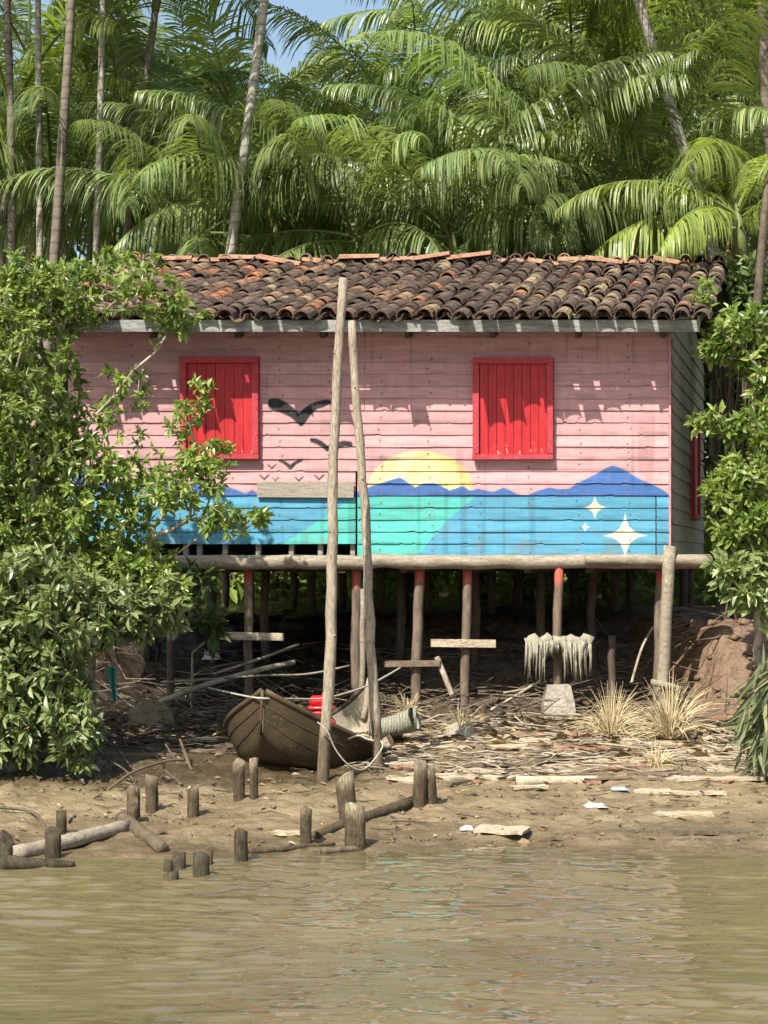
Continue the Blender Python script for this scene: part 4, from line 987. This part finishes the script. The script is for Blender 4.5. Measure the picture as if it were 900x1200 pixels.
for key, mat in (('g', 'frond'), ('y', 'frond_y')):
    for age, L_ in specs.items():
        for (Lr, e0, bend, hang) in L_:
            for v_ in range(2 if key == 'g' else 1):
                sd_ += 1
                FR.setdefault((key, age), []).append(frond_mesh('frond', Lr, e0 + (v_ - .5) * .12, bend, 104, .86, hang, M[mat], sd_, (v_ - .5) * .5))
FR[('d', 'low')] = [frond_mesh('frond', 2.2, -.5, .9, 40, .55, 1.5, M['frond_dead'], 333, .2, .025)]
def place_fronds(root, top, n, key, scale, az0=None, ages=('up', 'mid', 'mid', 'mid', 'low', 'low'), dead=0, avoid=None):
    az = rng.uniform(0, 6.28) if az0 is None else az0
    for k in range(n):
        a_ = az + k * 2.39996 + rng.normal(0, .12); age = ages[int(k / n * len(ages))]
        me = random.choice(FR[(key, age)])
        o = bpy.data.objects.new('frond', me); C.objects.link(o); o.parent = root
        o.location = top - ORG[root.name] + rng.normal(0, .03, 3) - np.array([0, 0, .25 * (k / n)])
        o.rotation_euler = (rng.normal(0, .10), rng.normal(0, .10), a_); s_ = scale * rng.uniform(.88, 1.12); o.scale = (s_, s_, s_)
    for k in range(dead):
        o = bpy.data.objects.new('frond', FR[('d', 'low')][0]); C.objects.link(o); o.parent = root; o['label'] = 'dry brown hanging frond'
        o.location = top - ORG[root.name] - np.array([0, 0, .35]); o.rotation_euler = (0, rng.uniform(.3, .6), rng.uniform(0, 6.28)); o.scale = (scale,) * 3
def palm(top, base, r, label, n=11, key='g', scale=1.0, tm='trunk_dark', shaft=True, group=None, dead=0, ages=('up', 'mid', 'mid', 'mid', 'low', 'low'), az0=None):
    base = np.array(base, float); top = np.array(top, float); base[2] = hz(base[0], base[1])
    root = thing('palm_tree', label, 'palm', tuple(base), group); nn = 20; t = np.linspace(0, 1, nn)[:, None]
    P = base * (1 - t) + top * t; P[:, 0] += .12 * np.sin(t[:, 0] * math.pi) * rng.normal(0, 1); P[0, 2] -= .15
    b = MB(); b.tube(P, r * (1.15 - .35 * t[:, 0]), 9, jit=.035); b.build('trunk', M[tm], root)
    if shaft:
        d = unit(top - P[-3]); b = MB(); b.tube([top - d * .1, top + d * .25, top + d * .65], [r * .95, r * 1.15, r * .55], 9); b.build('crownshaft', M['crownshaft'], root)
    place_fronds(root, top + (unit(top - P[-3]) * .6 if shaft else np.zeros(3)), n, key, scale, az0, ages, dead)
    return root
def colx(x): 
    for lim, s in ((60, 'at the far left edge'), (160, 'over the left shrub'), (260, 'above the left end of the roof'), (350, 'above the bird mural'), (440, 'above the two mooring poles'), (530, 'above the painted sun'), (610, 'just left of the right window'), (690, 'straight above the right window'), (770, 'above the star mural'), (840, 'above the right roof corner')):
        if x < lim: return s
    return 'at the far right edge'
def addpalm(x, y, Y, row, key='g', scale=1.0, n=11, dead=0, **kw):
    top = W(x, y, Y); lean = rng.normal(0, .35)
    hl = 'low-crowned' if y > 190 else ('mid-height' if y > 90 else 'high-crowned')
    col = {'g': 'deep green', 'y': 'yellow-green'}[key]
    lab = f'{hl} {col} palm {colx(x)}, {row}'
    return palm(top - (0, 0, .6), (top[0] + lean, Y + rng.normal(0, .2), 0), .075, lab, n, key, scale, group='palms of the grove behind the house', dead=dead, **kw)
PL = [(235, 262, 24.3, 0, 'g', .8), (325, 240, 24.6, 0, 'g', .9), (425, 265, 24.0, 0, 'g', .85), (535, 262, 23.8, 0, 'g', .85), (622, 232, 24.2, 0, 'g', .95), (705, 268, 23.7, 0, 'g', .8), (760, 215, 24.3, 0, 'g', .9), (858, 240, 23.6, 0, 'y', .9),
      (150, 235, 26.0, 1, 'g', .9), (60, 215, 26.2, 1, 'g', 1.0), (285, 225, 27.0, 1, 'y', .9), (365, 195, 27.2, 1, 'y', .85), (485, 180, 26.6, 1, 'g', .85), (585, 215, 27.0, 1, 'g', .9), (660, 140, 26.8, 1, 'g', 1.1), (745, 120, 27.2, 1, 'y', 1.0), (835, 130, 26.6, 1, 'g', 1.0), (905, 150, 26.0, 1, 'y', 1.0), (10, 130, 27, 1, 'y', 1.0), (35, 60, 29, 2, 'g', .9),
      (235, 190, 30.0, 2, 'g', .85), (430, 195, 30.0, 2, 'g', .9), (665, 100, 30.0, 2, 'g', 1.0), (630, 40, 29.5, 2, 'g', 1.2), (720, 30, 30.0, 2, 'y', 1.15), (810, 20, 29.5, 2, 'y', 1.15), (890, 20, 29.0, 2, 'y', 1.15), (690, -40, 31, 2, 'g', 1.2), (625, -20, 31.5, 2, 'g', 1.1), (110, 200, 30, 2, 'g', .9), (335, 245, 31, 2, 'g', .9), (392, 150, 28.5, 2, 'y', .5)]
rows_ = ('front of the grove', 'middle of the grove', 'back of the grove')
for (x, y, Y, rw, key, sc) in PL:
    addpalm(x, y, Y, rows_[rw], key, sc * 1.15, 12 if rw < 2 else 11, dead=int(rng.integers(0, 3)), tm='trunk_dark', **({'ages': ('up', 'up', 'mid', 'mid', 'mid', 'low')} if rw > 0 and x > 600 else {}), **({'ages': ('mid', 'mid', 'low')} if 310 < x < 600 and y > 160 else {}))
# the tall slim trunks
def tall(x0, y0, x1, y1, Y, r, label, n=8, key='g', sc=1.0, tm='trunk_pale', ages=('mid', 'mid', 'low'), az0=None):
    a_ = W(x0, y0, Y); b_ = W(x1, y1, Y); d = (b_ - a_) / (b_[2] - a_[2]); base = a_ + d * (1.35 - a_[2])
    return palm(b_, base, r, label, n, key, sc, tm, True, 'tall palms with bare trunks', 0, ages, az0)
tall(62, 300, 89, -70, 23.2, .068, 'leftmost tall grey palm trunk in front, slightly leaning right', tm='trunk_dark')
tall(46, 230, 44, -120, 24.6, .050, 'thin upright pale palm trunk at far left')
tall(112, 240, 123, -100, 24.4, .052, 'thin pale palm trunk left of the broadleaf tree')
tall(155, 260, 183, 5, 25, .062, 'palm with green crownshaft and dark drooping fronds at upper left', 10, 'g', 1.0, 'trunk_dark', ('up', 'mid', 'mid', 'low'))
tall(266, 300, 316, -50, 23.3, .075, 'tall pale palm trunk leaning right behind the roof', 8)
tall(803, 190, 730, -60, 23.0, .080, 'mottled white palm trunk leaning left at upper right', 8, 'y', 1.1)
tall(897, 250, 890, -40, 22.6, .085, 'thick grey palm trunk at the right edge', 9, 'y', 1.1, 'trunk_dark')
tall(2, 200, 6, -60, 24.5, .06, 'dark slim palm trunk cut by the left edge', 7, 'g', 1.0, 'trunk_dark')
# young palm whose fronds hang over the right end of the roof
palm(W(872, 305, 20.8), (W(885, 305, 21)[0], 21.0, 0), .05, 'young yellow-green palm drooping over the right end of the roof', 9, 'y', .68, 'trunk_dark', True, None, 0, ('mid', 'mid', 'low', 'low'))

# broadleaf trees behind
def tree(label, x, ytop, ybot, rx, Y, n, leafL, mat):
    k = Y / F; base = np.array([W(x, 0, Y)[0], Y, 0.]); base[2] = hz(base[0], Y); root = thing('broadleaf_tree', label, 'tree', tuple(base), 'broadleaf trees behind the palms')
    c0 = W(x, (ytop + ybot) / 2, Y); R3 = np.array([rx * k, rx * k * .8, (ybot - ytop) / 2 * k]); nc = 46
    cl = c0 + unit(rng.normal(size=(nc, 3))) * (rng.random((nc, 1)) ** .45) * R3
    b = MB(); b.tube([base - (0, 0, .1), (base + c0) / 2 + rng.normal(0, .1, 3), c0], [.2, .15, .08], 9, jit=.05); b.build('trunk', M['bark'], root)
    b = MB()
    for c_ in cl[::2]: b.tube([c0 - (0, 0, R3[2] * .6), (c0 + c_) / 2 + rng.normal(0, .15, 3), c_], [.05, .03, .01], 5, cap=False)
    b.build('limb', M['bark'], root)
    ci = rng.integers(0, nc, n); rad = rng.uniform(.35, .75, nc)[ci][:, None]
    P = cl[ci] + unit(rng.normal(size=(n, 3))) * rad * (rng.random((n, 1)) ** .4) * np.array([1, 1, .7])
    D = unit(rng.normal(size=(n, 3)) + unit(P - cl[ci]) * .7 + (0, 0, -.3)); L = leafL * rng.uniform(.6, 1.3, n)
    leafcloud(P, D, unit(rng.normal(0, .5, (n, 3)) + (-.1, -.4, .9)), L, L * .5, np.clip(rng.random(nc)[ci] * .6 + rng.random(n) * .4, 0, 1), 'crown', M[mat], root)
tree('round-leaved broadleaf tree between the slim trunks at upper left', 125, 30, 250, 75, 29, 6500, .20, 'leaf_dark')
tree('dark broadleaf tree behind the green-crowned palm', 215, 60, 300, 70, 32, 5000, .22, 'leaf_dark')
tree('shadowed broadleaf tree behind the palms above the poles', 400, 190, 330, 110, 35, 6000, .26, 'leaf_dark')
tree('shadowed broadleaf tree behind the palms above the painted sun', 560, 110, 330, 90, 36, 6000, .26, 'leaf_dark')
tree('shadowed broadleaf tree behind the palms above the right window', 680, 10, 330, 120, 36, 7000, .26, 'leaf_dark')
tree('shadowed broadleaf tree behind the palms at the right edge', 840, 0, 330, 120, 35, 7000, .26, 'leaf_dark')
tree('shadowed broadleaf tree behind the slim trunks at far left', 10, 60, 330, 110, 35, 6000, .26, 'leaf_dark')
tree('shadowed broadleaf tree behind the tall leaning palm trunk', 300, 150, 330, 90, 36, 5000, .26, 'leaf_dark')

# undergrowth behind the house: low leaf mass
n = 30000; X = rng.uniform(-9, 9, n); Y = rng.uniform(22.9, 33, n); hg = .4 + 2.3 * fbm(X * .8, Y * .8, 61) ** 1.4
Zg = H(X, Y, False) + hg * rng.random(n) ** .7; P = np.stack([X, Y, Zg], 1)
L = rng.uniform(.12, .30, n)
o = leafcloud(P, unit(rng.normal(size=(n, 3)) + (0, -.3, .2)), unit(rng.normal(0, .5, (n, 3)) + (0, -.4, .9)), L, L * .45, rng.random(n), 'undergrowth', M['leaf_bright'])
tag(o, 'low leafy undergrowth on the ground behind the house', None, None, 'stuff')

n = 34000; X = rng.uniform(-13, 13, n); Y = rng.uniform(37, 44, n); hg = 3.6 + 5.0 * fbm(X * .5, Y * .5, 67)
P = np.stack([X, Y, H(X, Y, False) + hg * rng.random(n) ** .8], 1); L = rng.uniform(.25, .5, n)
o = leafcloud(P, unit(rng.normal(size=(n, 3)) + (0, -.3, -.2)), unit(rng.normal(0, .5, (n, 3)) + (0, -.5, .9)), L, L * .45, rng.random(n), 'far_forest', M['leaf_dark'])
tag(o, 'dim far forest undergrowth closing the view behind the palms', None, None, 'stuff')

# ------------------------------------------------------------------ dry grass, twigs and litter
def clump(x, y, h, n, label):
    g = gpix(x, y); root = thing('dry_grass_clump', label, 'grass clump', tuple(g), 'dry grass clumps'); b = MB(); k = F / g[1]
    for i in range(n):
        a_ = rng.uniform(0, 6.28); sp = abs(rng.normal(.0, .8)); Lg = h / k * rng.uniform(.5, 1.15)
        d = unit(np.array([math.cos(a_) * sp, math.sin(a_) * sp * .7, 1.0])); p = g + np.array([math.cos(a_), math.sin(a_), 0]) * rng.uniform(0, .06); P = [p]
        for s in range(4):
            d = unit(d + np.array([math.cos(a_), math.sin(a_), -.9]) * .16 * sp * (s + 1)); P.append(P[-1] + d * Lg / 4)
        b.tube(P, [.005, .0055, .0045, .003, .001], 3, cap=False)
    b.build('blade', M['straw'], root)
clump(565, 848, 72, 130, 'dry straw-coloured grass clump right of the concrete footing')if False else None
clump(575, 838, 34, 60, 'small low dry grass tuft left of the concrete footing') if False else None
clump(716, 860, 62, 150, 'dry spiky grass clump between the footing and the corner post')
clump(785, 868, 75, 170, 'larger dry grass clump at the foot of the corner post')
clump(540, 858, 36, 70, 'small dry grass tuft left of the concrete footing')
clump(478, 838, 30, 60, 'small dry grass tuft behind the woven fish trap')
clump(770, 896, 30, 70, 'flattened dry grass tuft lying on the boards at right')

# bare branches and palm stems heaped under the house
def stem(pts, r, label):
    P = [W(*p) for p in pts]
    return rope(P, r, 'bare_branch', label, 'twig', 24, 'branch')
stem([(150, 838, 17.2), (215, 812, 17.4), (250, 800, 17.6), (300, 786, 17.9), (345, 776, 18.2)], .028, 'thick pale branch sloping up from the brown cloth')
stem([(190, 800, 17.6), (300, 792, 17.7), (360, 790, 17.9), (410, 780, 18.2)], .012, 'thin pale stem running behind the canoe')
stem([(250, 790, 17.7), (310, 770, 18.0), (350, 755, 18.4)], .014, 'thin stem rising towards the first stilt')
stem([(590, 812, 18.0), (620, 806, 17.9), (634, 796, 17.9)], .012, 'curved bare stick left of the concrete footing')
stem([(575, 832, 17.6), (610, 812, 17.7), (625, 802, 17.8)], .014, 'short leaning stick left of the concrete footing')
stem([(740, 800, 18.0), (752, 760, 18.2), (765, 735, 18.4)], .014, 'bent twig leaning by the corner post')
stem([(512, 770, 18.0), (530, 815, 17.9)], .03, 'short slanting board piece between two stilts')
stem([(860, 990, 12.6), (880, 975, 12.9), (905, 968, 13.1)], .012, 'dark crooked stick at the right waterline')
for k in range(9):
    x0 = 8 + k * 25 + rng.normal(0, 6); y0 = 905 + rng.normal(0, 10); Y0 = 14.9 + rng.normal(0, .2)
    x1 = x0 + rng.uniform(25, 90); g_ = gpix(min(x1, 250), 925 + rng.normal(0, 8)) + Z * .02
    tag(rope([W(x0, y0 - rng.uniform(10, 50), Y0 + .3), W((x0 * 2 + x1) / 3, y0, Y0), (W((x0 + 2 * x1) / 3, y0 + 8, Y0) + g_) / 2, g_], rng.uniform(.006, .014), 'drooping_twig', 'dark bare twig drooping onto the wet mud under the left shrub', 'twig_dark', 20, 'twig'), group='bare twigs under the left shrub')
def sticks(n, xr_, yr_, Lr, rr, mat, name, label, up=.2, zz=.02, seed=1):
    r = np.random.default_rng(seed); b = MB(); c = 0
    while c < n:
        X = r.uniform(*xr_); Y = r.uniform(*yr_); L = r.uniform(*Lr); a_ = r.normal(0, .6) if r.random() < .7 else r.uniform(0, 3.14)
        d = np.array([math.cos(a_), math.sin(a_), r.normal(0, up)]) * L / 2; z = hz(X, Y) + zz * r.random() + .01
        m_ = np.array([X, Y, z]); e = r.normal(0, .05, 3) * L
        b.tv = float(r.random()); p1 = m_ - d; p2 = m_ + d
        p1[2] = max(p1[2], hz(p1[0], p1[1])); p2[2] = max(p2[2], hz(p2[0], p2[1]))
        b.tube([p1, m_ + e, p2], [r.uniform(*rr) * .8, r.uniform(*rr), r.uniform(*rr) * .5], 4, cap=False); c += 1
    return tag(b.build(name, M[mat], None, True), label, None, None, 'stuff')
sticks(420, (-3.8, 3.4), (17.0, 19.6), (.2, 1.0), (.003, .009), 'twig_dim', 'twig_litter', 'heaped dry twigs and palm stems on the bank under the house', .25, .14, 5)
sticks(300, (-3.8, -.6), (15.6, 17.4), (.15, .8), (.004, .010), 'twig_dark', 'twig_litter', 'dark twigs littering the shaded bank left of the canoe', .2, .07, 6)
sticks(420, (-.2, 3.9), (14.8, 17.6), (.08, .55), (.004, .012), 'twig', 'twig_litter', 'dry twigs and stalks scattered over the mud at right', .1, .03, 7)
sticks(70, (-2.6, 3.4), (12.9, 15.2), (.05, .35), (.003, .008), 'twig_dark', 'twig_litter', 'sparse twigs on the open mud near the water', .06, .01, 8)
# chips of bark, tile and leaf
r = np.random.default_rng(12); n = 1500; X = np.concatenate([r.uniform(-.3, 4.0, 950), r.uniform(-3.8, .2, 550)]); Y = np.concatenate([15.2 + 2.5 * r.random(950) ** .7, r.uniform(16.0, 18.2, 550)])
X = np.concatenate([X, r.uniform(-3.8, 3.8, 420)]); Y = np.concatenate([Y, 12.5 + 3 * r.random(420)]); n += 420
P = np.stack([X, Y, H(X, Y) + .015], 1); L = r.uniform(.05, .22, n); L[1500:] *= .45; a_ = r.normal(0, .7, n)
o = leafcloud(P, np.stack([np.cos(a_), np.sin(a_), r.normal(0, .12, n)], 1), unit(r.normal(0, .3, (n, 3)) + (0, 0, 1)), L, L * r.uniform(.2, .5, n), r.random(n), 'leaf_litter', leafmat('dry_leaf', (.10, .07, .04), (.30, .22, .13), (.48, .38, .24), .1, .8, .15))
tag(o, 'dry leaf and bark litter scattered on the mud below the house', None, None, 'stuff')
# mud clods
r = np.random.default_rng(14); b = MB()
for k in range(1100):
    X = r.uniform(-3.9, 3.9); Y = r.uniform(12.35, 16.5) if k < 800 else r.uniform(17.2, 19.5); s = r.uniform(.008, .04) * (.7 if k < 800 else 1.8); z = hz(X, Y)
    V = unit(r.normal(size=(1, 3))); oc = np.array([(1, 0, 0), (0, 1, 0), (-1, 0, 0), (0, -1, 0), (0, 0, 1), (0, 0, -1)]) * s * r.uniform(.6, 1.3, (6, 3)) * np.array([1.2, 1.1, .7])
    b.add(oc + (X, Y, z + s * .2), [(0, 1, 4), (1, 2, 4), (2, 3, 4), (3, 0, 4), (1, 0, 5), (2, 1, 5), (3, 2, 5), (0, 3, 5)])
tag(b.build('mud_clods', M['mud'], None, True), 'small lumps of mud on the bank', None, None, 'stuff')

# ------------------------------------------------------------------ camera, light
cam = bpy.data.cameras.new('Camera'); co = bpy.data.objects.new('Camera', cam); C.objects.link(co)
co.location = (0, 0, CH); co.rotation_euler = (R(90), 0, 0)
cam.sensor_fit = 'VERTICAL'; cam.sensor_height = 36; cam.lens = 36 * F / 1200; cam.shift_y = (HY - 600) / 1200
cam.clip_end = 1500; bpy.context.scene.camera = co
sun_d = Vector((.42, .72, -1)).normalized()
sl_ = bpy.data.lights.new('Sun', 'SUN'); sl_.energy = 5.0; sl_.angle = R(.53); sl_.color = (1, .945, .86)
so = bpy.data.objects.new('Sun', sl_); C.objects.link(so); so.rotation_euler = sun_d.to_track_quat('-Z', 'Y').to_euler(); so.location = (-8, -14, 22)
w = bpy.data.worlds.new('World'); bpy.context.scene.world = w; w.use_nodes = True; nt = w.node_tree; nt.nodes.clear()
sky = N(nt, 'ShaderNodeTexSky', sky_type='NISHITA'); sky.sun_disc = False; sky.sun_elevation = math.asin(-sun_d.z); sky.sun_rotation = math.atan2(-sun_d.x, -sun_d.y)
sky.air_density = 1.3; sky.dust_density = 2.4; sky.ozone_density = .7; sky.altitude = 10
bg = N(nt, 'ShaderNodeBackground'); bg.inputs[1].default_value = .095; wo_ = N(nt, 'ShaderNodeOutputWorld')
nt.links.new(sky.outputs[0], bg.inputs[0]); nt.links.new(bg.outputs[0], wo_.inputs[0])
sc = bpy.context.scene
sc.view_settings.view_transform = 'Standard'; sc.view_settings.look = 'None'; sc.view_settings.exposure = .95; sc.view_settings.gamma = 1
sc.cycles.use_denoising = True
sc.cycles.max_bounces = 6; sc.cycles.transparent_max_bounces = 4
